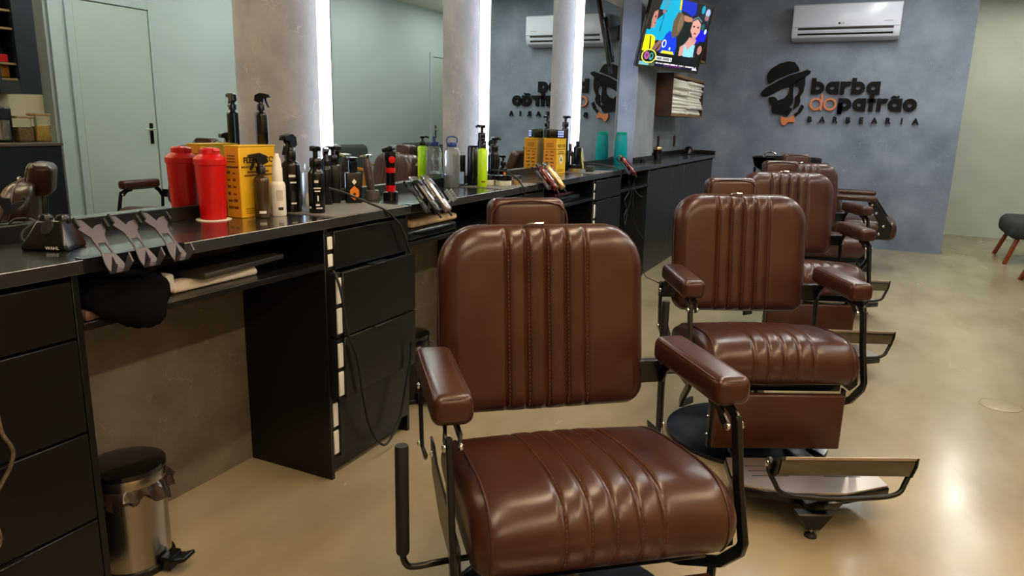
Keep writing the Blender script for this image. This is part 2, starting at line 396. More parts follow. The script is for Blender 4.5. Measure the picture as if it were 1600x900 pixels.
def make_backrest(parent):
    W, z0, z1 = .28, .485, .968
    xs = xs_list(W); nz = 44
    zs = [z0+(z1-z0)*(.5-.5*math.cos(math.pi*(k/nz)**1.0)) for k in range(nz+1)]
    def hw(z):
        cz = (z0+z1)/2; rr = .112 if z > cz else .058; e = (z1-z) if z > cz else (z-z0)
        return W if e >= rr else W-rr+math.sqrt(max(0, rr*rr-(rr-e)**2))
    v = []; f = []; nx = len(xs)
    for z in zs:
        h = hw(z)
        for x in xs:
            X = x if abs(x) < .13 else math.copysign(.13+(abs(x)-.13)*(h-.13)/(W-.13), x)
            v.append((X, back_front(X, z), z))
    for j in range(nz):
        for i in range(nx-1): f.append((j*nx+i, j*nx+i+1, (j+1)*nx+i+1, (j+1)*nx+i))
    loop = [i for i in range(nx)]+[j*nx+nx-1 for j in range(1, nz+1)]+[nz*nx+i for i in range(nx-2, -1, -1)]+[j*nx for j in range(nz-1, 0, -1)]
    base = len(v); n = len(loop)
    for dy, k in ((.03, 1.0), (.05, .985), (.058, .95)):
        for i in loop:
            x, y, z = v[i]; v.append((x*k, back_plane(z)+dy, .7265+(z-.7265)*k))
    prev = loop
    for r in range(3):
        cur = list(range(base+r*n, base+(r+1)*n))
        for i in range(n): f.append((prev[i], prev[(i+1) % n], cur[(i+1) % n], cur[i]))
        prev = cur
    f.append(tuple(reversed(prev)))
    b = B().add(v, f).build('backrest', M_LEATHER, parent, angle=60)
    st = B()
    for g in GRV:
        z = z0+.02
        while z < z1-.03:
            for o in (.0045,):
                y = back_front(g+o, z+.004)-.0006
                st.box((g+o, y, z+.004), (.0016, .002, .0062))
            z += .0105
    s = st.build('stitching', M_THREAD, b, smooth=False); s['kind'] = 'stuff'
    pp = [(v[i][0]*1.003, back_plane(v[i][2])+.004, .7265+(v[i][2]-.7265)*1.003) for i in loop[::3]]
    B().tube(pp, .003, 6, 1, True).build('piping', M_PIPING, b)
    return b
def catmull(P, k, closed=True):
    out = []; N = len(P)
    for i in range(N):
        p0, p1, p2, p3 = (Vector(P[(i+j-1) % N]) for j in range(4))
        for s_ in range(k):
            t = s_/k; out.append(.5*((2*p1)+(p2-p0)*t+(2*p0-5*p1+4*p2-p3)*t*t+(3*p1-p0-3*p2+p3)*t**3))
    return out
def sst(t): t = max(0, min(1, t)); return t*t*(3-2*t)
def make_seat(parent):
    prof = catmull([(.20, .345), (.215, .385), (.19, .425), (.10, .458), (-.03, .482), (-.17, .498), (-.255, .490), (-.303, .452), (-.315, .405), (-.300, .360), (-.26, .338), (-.1, .33), (.1, .33)], 5)
    W = .29; rx = .055; xs = xs_list(W, 30); c = Vector((-.06, .405))
    nor = []
    n = len(prof)
    for i in range(n):
        t = prof[(i+1) % n]-prof[i-1]; nor.append(Vector((t.y, -t.x)).normalized())
    if (prof[20]-c).dot(nor[20]) < 0: nor = [-a for a in nor]
    v = []; f = []
    for x in xs:
        k = max(0, (abs(x)-(W-rx))/rx); t = rx*(1-math.sqrt(max(0, 1-k*k)))
        g = groove(x)*.5+channel(x)*.35
        for i, p in enumerate(prof):
            low = 1 if (p.y > .36) else 0
            dirv = (c-p); q = p+Vector((dirv.x*min(1, t/.30), dirv.y*min(1, t/.11)))
            crown = .012*(1-(x/W)**2)*sst((p.y-.35)/.12); low = sst((p.y-.345)/.03)
            q = q+nor[i]*(g*low)+Vector((0, crown)); v.append((x, q.x, q.y))
    for j in range(len(xs)-1):
        for i in range(n): f.append((j*n+i, j*n+(i+1) % n, (j+1)*n+(i+1) % n, (j+1)*n+i))
    f += [tuple(range(n)), tuple((len(xs)-1)*n+i for i in range(n-1, -1, -1))]
    s = B().add(v, f).build('seat', M_LEATHER, parent, angle=60)
    idx = [i for i in range(n) if prof[i].y > .352]
    i0 = next(i for i in range(n) if prof[i].y > .352)
    st = B()
    for g in GRV:
        pts = []
        for i in range(i0, i0+len(idx)):
            p = prof[i % n]; crown = .012*sst((p.y-.35)/.12)
            q = p+nor[i % n]*(groove(g+.005)*.5+.001)+Vector((0, crown)); pts.append(Vector((g+.005, q.x, q.y)))
        for a, b in zip(pts[:-1], pts[1:]):
            L = (b-a).length; m = max(1, int(L/.0105))
            for k in range(m):
                p0 = a.lerp(b, (k+.1)/m); p1 = a.lerp(b, (k+.7)/m); st.cyl(p0, p1, .0009, n=4)
    o = st.build('stitching', M_THREAD, s, smooth=False); o['kind'] = 'stuff'
    for sg in (-1, 1):
        pts = [(sg*(W-.036), p.x+(c.x-p.x)*.012+nor[i].x*.0005, p.y+(c.y-p.y)*.02+.004*sst((p.y-.35)/.12)) for i, p in enumerate(prof)]
        B().tube(pts[::2], .0028, 6, 1, True).build('piping', M_PIPING, s)
    return s
def bolt(parent, p, ax=(1,0,0), r=.0085, m=None):
    a = Vector(ax).normalized(); q = a.to_track_quat('Z', 'Y').to_matrix()
    return B().lathe([(r, 0), (r, .003), (r*.75, .006), (r*.3, .0068)], p, 12, m=q).build('bolt', m or M_CHROME, parent)
def pad(name, parent, W, L, H, c, m=M_LEATHER, rad=.022):
    """upholstered pad with softened edges and a seam line"""
    o = B().box(c, (W, L, H)).build(name, m, parent, bevel=rad, seg=5, angle=60)
    k = []; w, l, r_ = W/2-.006, L/2-.006, .026
    for cx, cy, a0 in ((w-r_, l-r_, 0), (-w+r_, l-r_, 90), (-w+r_, -l+r_, 180), (w-r_, -l+r_, 270)):
        for j in range(4): a = R(a0+30*j); k.append((c[0]+cx+r_*math.cos(a), c[1]+cy+r_*math.sin(a), c[2]+H/2-.0075))
    B().tube(k, .0022, 6, 1, True).build('piping', M_PIPING, o)
    return o
def make_chair(name, label):
    t = thing(name, label, 'barber chair')
    up = []
    # --- base
    B().lathe([(.31, 0), (.318, .006), (.316, .018), (.25, .034), (.10, .05), (.075, .07), (.07, .075)], n=48).build('base_disc', M_BASE, t)
    B().lathe([(.058, .06), (.058, .2), (.035, .2), (.035, .30)], n=24).build('hydraulic_column', M_CHROME, t)
    # --- upholstery
    up += [make_backrest(t), make_seat(t)]
    h = B().box((0, 0, 0), (.212, .085, .125)).build('headrest', M_LEATHER, t, bevel=.028, seg=5, angle=60); h.location = (-.028, .385, .972); h.rotation_euler = (R(-8), 0, 0)
    pk = [(sx*.085, -.0425, sz*.042) for sx, sz in ((-1, -1), (1, -1), (1, 1), (-1, 1))]
    B().tube(pk, .0028, 6, 4, True).build('piping', M_PIPING, h)
    up.append(h)
    hb = B()
    for sx in (-.04, .04): hb.cyl((sx-.012, .375, .72), (sx-.012, .385, .93), .007)
    up.append(hb.build('headrest_post', M_CHROME, t))
    up.append(B().tube([(-.055, .312, .966), (-.04, .305, .974), (0, .305, .976), (.0, .312, .967)], .0035, 8, 2).build('headrest_clip', M_CHROME, t))
    up.append(B().bb(-.24, .24, .30, .312, .52, .92).build('back_panel', M_BMETAL, t, bevel=.01))
    up.append(B().bb(-.25, .25, -.24, .17, .30, .335).build('seat_pan', M_BMETAL, t, bevel=.006))
    for s in (-1, 1):
        x = s*.312
        up.append(pad('armrest', t, .088, .35, .068, (x, -.015, .666)))
        ab = B().strap([(x, .16, .629), (x, .02, .628), (x, -.14, .629)], .034, .007)
        ab.strap([(x+s*.012, .15, .628), (x+s*.016, .19, .60), (x+s*.018, .222, .555)], .006, .034)
        up.append(ab.build('arm_bracket', M_BMETAL, t, bevel=.0015, seg=1))
        for ds in (-.013, .013):
            up.append(B().strap([(x+ds*.8, -.10, .628), (x+ds*.9, -.145, .622), (x+ds*1.25, -.175, .605), (x+ds*.8, -.19, .585)], .007, .026).build('arm_link', M_BMETAL, t, bevel=.001, seg=1))
        # front post, bent under the seat
        xp = s*.322
        up.append(B().strap([(xp, -.185, .612), (xp, -.192, .59), (xp, -.222, .46), (xp, -.262, .345), (xp, -.255, .322), (xp, -.18, .245), (xp*.9, -.05, .17), (xp*.7, .02, .16)], .014, .028).build('front_post', M_BMETAL, t, bevel=.002, seg=1))
        up.append(B().strap([(s*.334, .222, .575), (s*.335, .226, .53), (s*.333, .215, .41), (s*.325, .19, .385)], .009, .03).build('rear_strut', M_BMETAL, t, bevel=.002, seg=1))
        up.append(B().bb(min(s*.25, s*.34), max(s*.25, s*.34), .225, .25, .54, .605).build('back_bracket', M_BMETAL, t, bevel=.003, seg=1))
        pl = [(.235, .425), (.175, .425), (.13, .40), (-.235, .385), (-.245, .33), (-.20, .29), (.05, .29), (.2, .34)]
        a, b_ = sorted((s*.303, s*.309))
        up.append(B().prism(pl, 'x', a, b_).build('side_plate', M_BMETAL, t, bevel=.001, seg=1))
        for p in ((s*.33, -.192, .592), (s*.30, -.192, .592)): up.append(bolt(t, p, (s if abs(p[0]) > .312 else -s, 0, 0), .0095))
        up.append(bolt(t, (s*.339, .212, .418), (s, 0, 0), .009)); up.append(bolt(t, (s*.338, .222, .572), (s, 0, 0), .009))
        up.append(bolt(t, (s*.31, -.205, .362), (s, 0, 0), .008)); up.append(bolt(t, (s*.31, .18, .40), (s, 0, 0), .008))
    # --- lift lever on the sitter's right
    lv = B().tube([(-.418, -.21, .40), (-.418, -.21, .372), (-.412, -.21, .352), (-.395, -.208, .342), (-.33, -.19, .335), (-.2, -.08, .27), (-.05, 0, .25)], .0068, 10, 4).build('lever', M_BMETAL, t)
    B().lathe([(.0125, .378), (.0138, .382), (.0138, .610), (.0125, .614), (.007, .6142)], (-.418, -.21, 0), 18).build('grip', M_BMATT, lv)
    # --- calf pad and footrest
    cp = B().box((0, -.292, .19), (.475, .032, .21)).build('calf_pad', M_LEATHER, t, bevel=.008, seg=3)
    for s in (-1, 1):
        B().strap([(s*.243, -.275, .31), (s*.243, -.275, .03+.05)], .006, .026).build('edge_trim', M_BMETAL, cp)
        for z in (.27, .2, .13): bolt(cp, (s*.2465, -.275, z), (s, 0, 0), .0045)
    rl = B()
    for s in (-1, 1): rl.strap([(s*.13, -.12, .10), (s*.15, -.26, .062), (s*.17, -.42, .075), (s*.17, -.60, .087)], .012, .024)
    rl.build('footrest_rail', M_BMETAL, t, bevel=.002, seg=1)
    fp = B().prism([(-.225, -.44), (.225, -.44), (.245, -.56), (.245, -.63), (.08, -.685), (-.08, -.685), (-.245, -.63), (-.245, -.56)], 'z', .108, .114).build('foot_plate', M_ALU, t)
    B().prism([(-.229, -.436), (.229, -.436), (.25, -.56), (.25, -.634), (.082, -.690), (-.082, -.690), (-.25, -.634), (-.25, -.56)], 'z', .078, .1075).build('plate_frame', M_BMETAL, fp, bevel=.003, seg=1)
    for s in (-1, 1):
        for k in range(3): B().bb(s*.12-.062, s*.12+.062, -.505-.035*k, -.501-.035*k, .1135, .1146).build('anti_slip_slot', M_DARK, fp, smooth=False)
    br = B().prism([(-.105, .085), (.015, .085), (-.025, .03), (-.068, .03)], 'y', -.765, -.725).build('foot_bracket', M_BMETAL, t, bevel=.004, seg=1)
    B().cyl((-.046, -.745, .008), (-.046, -.745, .034), .0045).build('stud', M_CHROME, br)
    B().lathe([(.019, 0), (.019, .006), (.010, .014), (.006, .015)], (-.046, -.745, 0), 18).build('foot_pad', M_BMATT, br)
    B().strap([(-.04, -.66, .092), (-.04, -.73, .085), (-.01, -.765, .12), (.0, -.775, .142)], .05, .028).build('pivot_arm', M_BMETAL, br, bevel=.005)
    FX = .015
    fr = B().prism([(-.795, .280), (-.715, .244), (-.728, .226), (-.752, .214), (-.778, .222), (-.793, .262)], 'x', FX-.2, FX+.205).build('foot_bar', M_DSTEEL, t, bevel=.003)
    B().prism([(-.797, .2815), (-.713, .2435), (-.7115, .2475), (-.7975, .2925)], 'x', FX-.19, FX+.207).build('tread', M_ALU, fr, bevel=.001, seg=1)
    for s in (-1, 1):
        B().prism([(-.799, .292), (-.711, .2445), (-.726, .223), (-.752, .210), (-.780, .219), (-.797, .262)], 'x', *sorted((FX+s*.205, FX+s*.211))).build('end_cap', M_BMETAL, fr, bevel=.001, seg=1)
        B().tube([(FX+s*.216, -.752, .250), (FX+s*.218, -.752, .225), (FX+s*.20, -.762, .19), (FX+s*.185, -.768, .165), (FX+s*.15, -.77, .152), (FX+s*.08, -.772, .146), (0, -.774, .143)], .0078, 10, 4).build('support_rod', M_BMETAL, fr)
        B().cyl((FX+s*.211, -.752, .25), (FX+s*.224, -.752, .25), .019).build('rod_eye', M_BMETAL, fr, bevel=.003)
        bolt(fr, (FX+s*.224, -.752, .25), (s, 0, 0), .011)
    for o in up: o['upper'] = 1
    return t
def kids(o): return [c for c in bpy.data.objects if c.parent == o]
def copy_tree(o, parent=None):
    c = o.copy(); COL.objects.link(c); c.parent = parent
    for ch in KID.get(o.name, []): copy_tree(ch, c)
    return c
CH = [(1.358, 1.526, 38.7, 0, 'nearest brown leather barber chair, filling the lower middle of the view'),
      (1.604, 2.93, 27.0, -.015, 'second brown leather barber chair, with its steel footrest in full view'),
      (1.627, 4.48, 23.3, 0, 'third brown leather barber chair, partly behind the second'),
      (1.618, 5.80, 25.0, 0, 'farthest brown leather barber chair, just before the hair-wash unit'),
      (3.14, 4.08, -4.0, 0, 'brown leather barber chair seen only as an armrest in the near mirror')]
proto = make_chair('barber_chair', CH[0][4])
KID = {}
for o in bpy.data.objects:
    if o.parent: KID.setdefault(o.parent.name, []).append(o)
for i, (x, y, a, dz, lb) in enumerate(CH):
    c = proto if i == 0 else copy_tree(proto)
    c.location = (x, y, 0); c.rotation_euler = (0, 0, R(a)); tag(c, lb, 'barber chair', 'brown leather barber chairs')
    if dz:
        for ch in [k for k in bpy.data.objects if k.parent == c]:
            if ch.get('upper'): ch.location.z += dz
for o in bpy.data.objects:
    if 'upper' in o: del o['upper']
# ================================================================ far wall: sign, air conditioner
def signpart(name, poly, m, parent, y0=-.03, y1=-.006):
    return B().prism(poly, 'y', y0, y1).build(name, m, parent, smooth=False)
sg = thing('wall_sign', 'black and orange barbershop sign with bearded man in bowler hat', 'sign', (0, FW, 0))
signpart('hat_crown', [(0.871, 1.702), (0.861, 1.758), (0.866, 1.797), (0.899, 1.847), (0.981, 1.899), (1.066, 1.92), (1.126, 1.911), (1.166, 1.867), (1.186, 1.823), (1.069, 1.785), (0.976, 1.741), (0.891, 1.685)], M_SIGN, sg)
signpart('hat_brim', [(0.815, 1.572), (0.82, 1.606), (0.863, 1.651), (0.899, 1.673), (0.982, 1.723), (1.071, 1.768), (1.195, 1.808), (1.258, 1.831), (1.296, 1.82), (1.291, 1.795), (1.246, 1.76), (1.165, 1.702), (1.093, 1.657), (1.03, 1.64), (0.957, 1.595), (0.883, 1.557), (0.844, 1.555)], M_SIGN, sg)
signpart('head', [(1.246, 1.76), (1.254, 1.691), (1.244, 1.613), (1.215, 1.552), (1.226, 1.508), (1.211, 1.463), (1.156, 1.417), (1.165, 1.47), (1.17, 1.524), (1.169, 1.557), (1.194, 1.58), (1.203, 1.624), (1.191, 1.66), (1.15, 1.663), (1.15, 1.70), (1.2, 1.74)], M_SIGN, sg)
signpart('beard', [(1.114, 1.355), (1.024, 1.37), (0.95, 1.383), (0.936, 1.471), (0.912, 1.487), (0.898, 1.544), (0.944, 1.556), (0.973, 1.545), (0.993, 1.517), (1.051, 1.534), (1.091, 1.574), (1.1, 1.613), (1.096, 1.66), (1.12, 1.69), (1.145, 1.68), (1.141, 1.613), (1.15, 1.535), (1.145, 1.479), (1.12, 1.45), (1.15, 1.43), (1.14, 1.40)], M_SIGN, sg)
signpart('collar', [(1.177, 1.378), (1.207, 1.401), (1.242, 1.48), (1.268, 1.456), (1.245, 1.402), (1.193, 1.347)], M_SIGN, sg)
signpart('bow_tie', [(1.048, 1.348), (1.099, 1.334), (1.137, 1.344), (1.169, 1.365), (1.193, 1.311), (1.186, 1.288), (1.126, 1.293), (1.091, 1.252), (1.063, 1.263), (1.047, 1.308)], M_SIGNO, sg)
def ring(b, cx, cz, ro, ri, a0=0, a1=360, n=28):
    full = a1-a0 >= 360; v = []; f = []
    for k in range(n+1):
        a = R(a0+(a1-a0)*k/n)
        for y in (-.03, -.006):
            for r_ in (ro, ri): v.append((cx+r_*math.cos(a), y, cz+r_*math.sin(a)))
    for k in range(n):
        o = k*4; f += [(o, o+1, o+5, o+4), (o+2, o+6, o+7, o+3), (o, o+4, o+6, o+2), (o+1, o+3, o+7, o+5)]
    if not full: f += [(0, 2, 3, 1), (n*4, n*4+1, n*4+3, n*4+2)]
    b.add(v, f)
def bar(b, x0, x1, z0, z1): b.prism([(x0, z0), (x1, z0), (x1, z1), (x0, z1)], 'y', -.0306, -.0065)
def letter(ch, x, z, X=.131, th=.046, m=M_SIGN):
    """rounded geometric lower-case letter with x-height X; returns its advance"""
    b = B(); ro = X/2; ri = ro-th; asc = .034+X
    w_ = X
    if ch in 'bp':
        ring(b, x+ro, z+ro, ro, ri); bar(b, x, x+th, z-(.034 if ch == 'p' else 0), z+(asc if ch == 'b' else X))
        if ch == 'p': bar(b, x, x+th, z-.034, z+X*.6)
    elif ch == 'a': ring(b, x+ro, z+ro, ro, ri); bar(b, x+X-th, x+X, z, z+X)
    elif ch == 'ã':
        ring(b, x+ro, z+ro, ro, ri); bar(b, x+X-th, x+X, z, z+X)
        b.prism([(x+.02, z+X+.012), (x+.045, z+X+.03), (x+.075, z+X+.02), (x+.1, z+X+.032), (x+.1, z+X+.012), (x+.072, z+X+.003), (x+.045, z+X+.012), (x+.022, z+X-.001)], 'y', -.03, -.006)
    elif ch == 'd': ring(b, x+ro, z+ro, ro, ri); bar(b, x+X-th, x+X, z, z+asc)
    elif ch == 'o': ring(b, x+ro, z+ro, ro, ri)
    elif ch == 'r':
        bar(b, x, x+th, z, z+X); ring(b, x+.072, z+X-.072, .072, .072-th, 62, 180, 14); w_ = .095
    elif ch == 't':
        bar(b, x+.018, x+.018+th, z, z+asc); bar(b, x, x+.082, z+X-.042, z+X-.002); w_ = .082
    b.build('letter_'+('a' if ch == 'ã' else ch), m, sg, smooth=False)
    return w_
x = 1.318
for ch in 'barba': x += letter(ch, x, 1.585, .128, .044)+.012
x = 1.318
for ch in 'do': x += letter(ch, x, 1.418, .128, .02, M_SIGNO)+.010
for ch in 'patrão': x += letter(ch, x+.002, 1.418, .128, .044)+.008
for k, ch in enumerate('BARBEARIA'):
    text_obj('letter_'+ch.lower(), ch, .085, M_SIGN, sg, frame((1.336+k*.1245, -.024, 1.296), (1, 0, 0), (0, 0, 1)), .012, 'CENTER', .002)

ac = thing('air_conditioner', 'white split air conditioner mounted above the barbershop sign', 'air conditioner', (1.08, FW, 2.11))
body = B().prism([(0, .0), (-.10, .0), (-.175, .025), (-.205, .09), (-.208, .335), (-.19, .35), (0, .36)], 'x', 0, 1.0).build('body', M_AC, ac, bevel=.012, seg=3)
B().prism([(-.2075, .12), (-.214, .125), (-.2145, .335), (-.209, .338)], 'x', .006, .994).build('front_panel', M_AC, ac, bevel=.002)
B().prism([(-.195, .098), (-.207, .098), (-.207, .120), (-.195, .120)], 'x', .06, .94).build('air_outlet', M_DARK, ac, smooth=False)
B().prism([(-.186, .062), (-.1995, .075), (-.2055, .094), (-.192, .09)], 'x', .06, .94).build('louvre', M_AC, ac, bevel=.002, seg=1)
B().prism([(-.185, .048), (-.198, .058), (-.2005, .066), (-.187, .06)], 'x', .06, .94).build('air_outlet', M_DARK, ac, smooth=False)
B().cyl((.447, -.2145, .155), (.447, -.2158, .155), .011, n=20).build('logo', M_INK, ac)
text_obj('logo_text', 'LG', .026, M_INK, ac, frame((.477, -.2152, .146), (1, 0, 0), (0, 0, 1)), .0006, 'CENTER')
B().bb(.85, .93, -.2152, -.2146, .165, .169).build('print', M_INKB, ac, smooth=False)

# ================================================================ television
TVM = {}
def raster_tv(W=208, H=120):
    im = np.zeros((H, W, 3)); im[:] = (.10, .09, .12)
    u, v = np.meshgrid((np.arange(W)+.5)/W, (np.arange(H)+.5)/H)
    def poly(ps, c):
        ins = np.zeros(u.shape, bool); n = len(ps)
        for i in range(n):
            (x1, y1), (x2, y2) = ps[i], ps[(i+1) % n]
            if y1 == y2: continue
            cr = ((y1 > v) != (y2 > v)) & (u < (x2-x1)*(v-y1)/(y2-y1)+x1); ins ^= cr
        im[ins] = c
    def ell(cx, cy, a, b, c): im[((u-cx)/a)**2+((v-cy)/b)**2 < 1] = c
    skin = (.62, .42, .36); cy = (.03, .55, .68)
    poly([(0, .5), (.43, 1), (.5, .75), (.43, .58), (.285, .38), (.0, .35)], cy); poly([(.13, .8), (.16, 1), (.43, 1), (.43, .8)], cy)
    ell(.22, .92, .05, .1, (.2, .5, .6)); ell(.21, .78, .025, .03, (.5, .35, .35))
    poly([(.2, .5), (.21, .75), (.225, .75), (.22, .5)], (.02, .35, .5))
    poly([(0, 1), (.09, 1), (.124, .808), (.072, .741), (.06, .5), (0, .5)], (.12, .1, .09))
    poly([(.07, .752), (.118, .784), (.13, .697), (.12, .616), (.116, .536), (.068, .527), (.051, .636)], skin); ell(.1, .69, .012, .015, (.15, .1, .1)); ell(.112, .6, .012, .012, (.6, .15, .2))
    poly([(.0, .42), (.105, .438), (.165, .408), (.177, .317), (.139, .197), (0, .2)], (.85, .78, .05)); poly([(.08, .42), (.1, .42), (.14, .2), (.115, .2)], (.15, .2, .1))
    poly([(.17, .3), (.24, .38), (.3, .36), (.28, .24), (.2, .2), (.15, .2)], (.45, .32, .3)); poly([(.2, .22), (.27, .34), (.285, .33), (.22, .21)], (.15, .12, .15))
    poly([(.454, .973), (.44, 1), (.70, 1), (.73, .843), (.67, .794), (.552, .842), (.481, .839)], (.06, .14, .62)); poly([(.42, 1), (.45, 1), (.47, .85), (.44, .85)], (.7, .7, .1))
    poly([(.539, .792), (.673, .783), (.738, .723), (.625, .701), (.546, .722)], (.6, .42, .32))
    poly([(.57, .691), (.677, .723), (.725, .573), (.662, .391), (.62, .2), (.52, .2), (.523, .37), (.557, .544)], (.05, .09, .08))
    poly([(.323, .48), (.362, .534), (.495, .462), (.535, .322), (.535, .2), (.28, .2), (.294, .394)], (.04, .2, .72)); ell(.325, .34, .035, .06, (.75, .8, .9)); ell(.325, .34, .022, .04, (.04, .2, .72)); ell(.43, .28, .012, .02, (.9, .9, .95)); poly([(.3, .2), (.32, .24), (.5, .24), (.52, .2)], (.8, .75, .2))
    poly([(.431, .817), (.518, .811), (.563, .713), (.553, .603), (.516, .489), (.432, .439), (.402, .494), (.389, .679)], (.33, .27, .2)); poly([(.48, .8), (.53, .78), (.55, .66), (.5, .52), (.47, .6)], (.42, .34, .24))
    poly([(.779, .975), (.978, .994), (.989, .72), (.831, .814)], (.1, .14, .16)); ell(.84, .93, .03, .06, (.1, .5, .6)); ell(.93, .9, .04, .06, (.55, .6, .75)); ell(.93, .82, .035, .04, (.5, .35, .35)); ell(.9, .68, .03, .05, (.08, .3, .3))
    poly([(.80, .62), (1, .64), (1, .44), (.865, .422), (.78, .436)], (.05, .06, .7)); ell(.965, .62, .02, .04, (.7, .8, .8))
    poly([(.70, .82), (.84, .82), (.875, .71), (.86, .6), (.72, .55), (.69, .66)], (.08, .06, .06))
    poly([(.718, .498), (.849, .469), (.821, .365), (.866, .205), (.601, .204), (.592, .332), (.662, .391)], (.68, .5, .46)); poly([(.662, .391), (.727, .301), (.799, .387), (.843, .393), (.856, .205), (.676, .201)], (.45, .7, .82))
    poly([(.706, .729), (.78, .78), (.854, .72), (.87, .598), (.834, .517), (.761, .505), (.703, .594)], (.72, .52, .48)); poly([(.75, .5), (.82, .52), (.83, .45), (.74, .47)], (.66, .47, .43))
    for ex in (.745, .82): ell(ex, .66, .018, .013, (.12, .08, .08))
    ell(.79, .56, .025, .014, (.55, .15, .2)); poly([(.7, .74), (.78, .80), (.86, .74), (.86, .77), (.78, .82), (.7, .77)], (.3, .4, .45))
    poly([(.898, .464), (1, .467), (1, .2), (.89, .2), (.88, .373)], (.04, .04, .05)); ell(.945, .33, .04, .07, (.6, .42, .38))
    im[(v < .2) & (u > .235)] = (.02, .045, .05); im[(v < .055)] = (.05, .06, .16); im[(v < .06) & (u < .25)] = (.25, .3, .22); im[(v < .055) & (v > .02) & (u > .4) & (u < .7)] = (.3, .12, .3); im[(v < .05) & (u < .16)] = (.4, .6, .65)
    im[(v < .2) & (v > .05) & (u < .235)] = (.1, .14, .1)
    d = np.hypot((u-.137)/.115, (v-.132)/.1); im[(d < 1) & (d > .86)] = (.8, .8, .3); im[d < .86] = (.06, .1, .08)
    ell(.1, .138, .038, .055, (.62, .3, .5)); ell(.174, .132, .032, .055, (.25, .5, .5)); ell(.174, .14, .016, .03, (.05, .1, .1)); ell(.1, .14, .02, .03, (.4, .15, .35))
    rng = np.random.RandomState(3)
    poly([(.9, .01), (.915, .066), (.94, .03), (.955, .066), (.99, .01)], (.75, .78, .9))
    return im
tv = thing('television', 'flat television on the column showing people at a football match', 'television', (.39, 6.30, 1.96))
tvm = Matrix.Rotation(R(72.68), 4, 'Z') @ Matrix.Rotation(R(12.34), 4, 'X')
TW, TH = .963, .570
case = B().bb(-TW/2, TW/2, 0, .03, -TH/2, TH/2).bb(-.3, .3, .03, .06, -.2, .12).build('casing', M_BPLAST, tv, bevel=.004)
bz = B()
bz.bb(-TW/2, TW/2, -.008, 0, TH/2-.012, TH/2).bb(-TW/2, TW/2, -.008, 0, -TH/2, -TH/2+.02).bb(-TW/2, -TW/2+.012, -.008, 0, -TH/2, TH/2).bb(TW/2-.012, TW/2, -.008, 0, -TH/2, TH/2)
bez = bz.build('bezel', mat('tv_bezel', '#4a4338', .25, .6), tv)
im = raster_tv(); Hn, Wn = im.shape[:2]
sx0, sx1, sz0, sz1 = -TW/2+.012, TW/2-.012, -TH/2+.02, TH/2-.012
vv = [(sx0+(sx1-sx0)*i/Wn, -.003, sz0+(sz1-sz0)*j/Hn) for j in range(Hn+1) for i in range(Wn+1)]
ff = [(j*(Wn+1)+i, j*(Wn+1)+i+1, (j+1)*(Wn+1)+i+1, (j+1)*(Wn+1)+i) for j in range(Hn) for i in range(Wn)]
me = bpy.data.meshes.new('screen'); me.from_pydata(vv, [], ff)
at = me.color_attributes.new('picture', 'FLOAT_COLOR', 'CORNER')
cc = np.ones((Hn*Wn, 4, 4), np.float32); cc[:, :, :3] = (im.reshape(-1, 1, 3))**2.2; at.data.foreach_set('color', cc.ravel())
ms = mat('tv_screen', '#050505', .12)
nt = ms.node_tree; an = nt.nodes.new('ShaderNodeVertexColor'); an.layer_name = 'picture'
nt.links.new(an.outputs['Color'], nt.nodes['Principled BSDF'].inputs['Emission Color']); nt.nodes['Principled BSDF'].inputs['Emission Strength'].default_value = 1.25
scr = obj('screen', me, ms, tv)
bk = B().box((0, .1, 0), (.12, .1, .12)).build('wall_bracket', M_BMETAL, tv)
B().bb(.255*TW-TW/2, .51*TW-TW/2, -.0042, -.0036, .12*TH-TH/2, .176*TH-TH/2).build('caption_box', mat('caption_white', '#c8cdd0', .5, emit='#c8cdd0', estr=.6), scr, smooth=False)
def strokes(name, u0, u1, v0, v1, n, m, seed):
    rnd = random.Random(seed); b = B(); x_ = u0; st = (u1-u0)/n
    for k in range(n):
        if rnd.random() < .86: b.bb((x_-.5)*TW, (x_+st*.62-.5)*TW, -.0052, -.0046, (v0-.5)*TH, (v1-.5)*TH)
        x_ += st
    return b.build(name, m, scr, smooth=False)
strokes('caption_marks', .27, .50, .13, .166, 17, M_INK, 4)
strokes('ticker_marks', .27, .89, .074, .092, 52, mat('ticker_white', '#dddddd', .5, emit='#dddddd', estr=.7), 5)
for o in (case, bez, scr, bk): o.matrix_local = tvm @ o.matrix_local

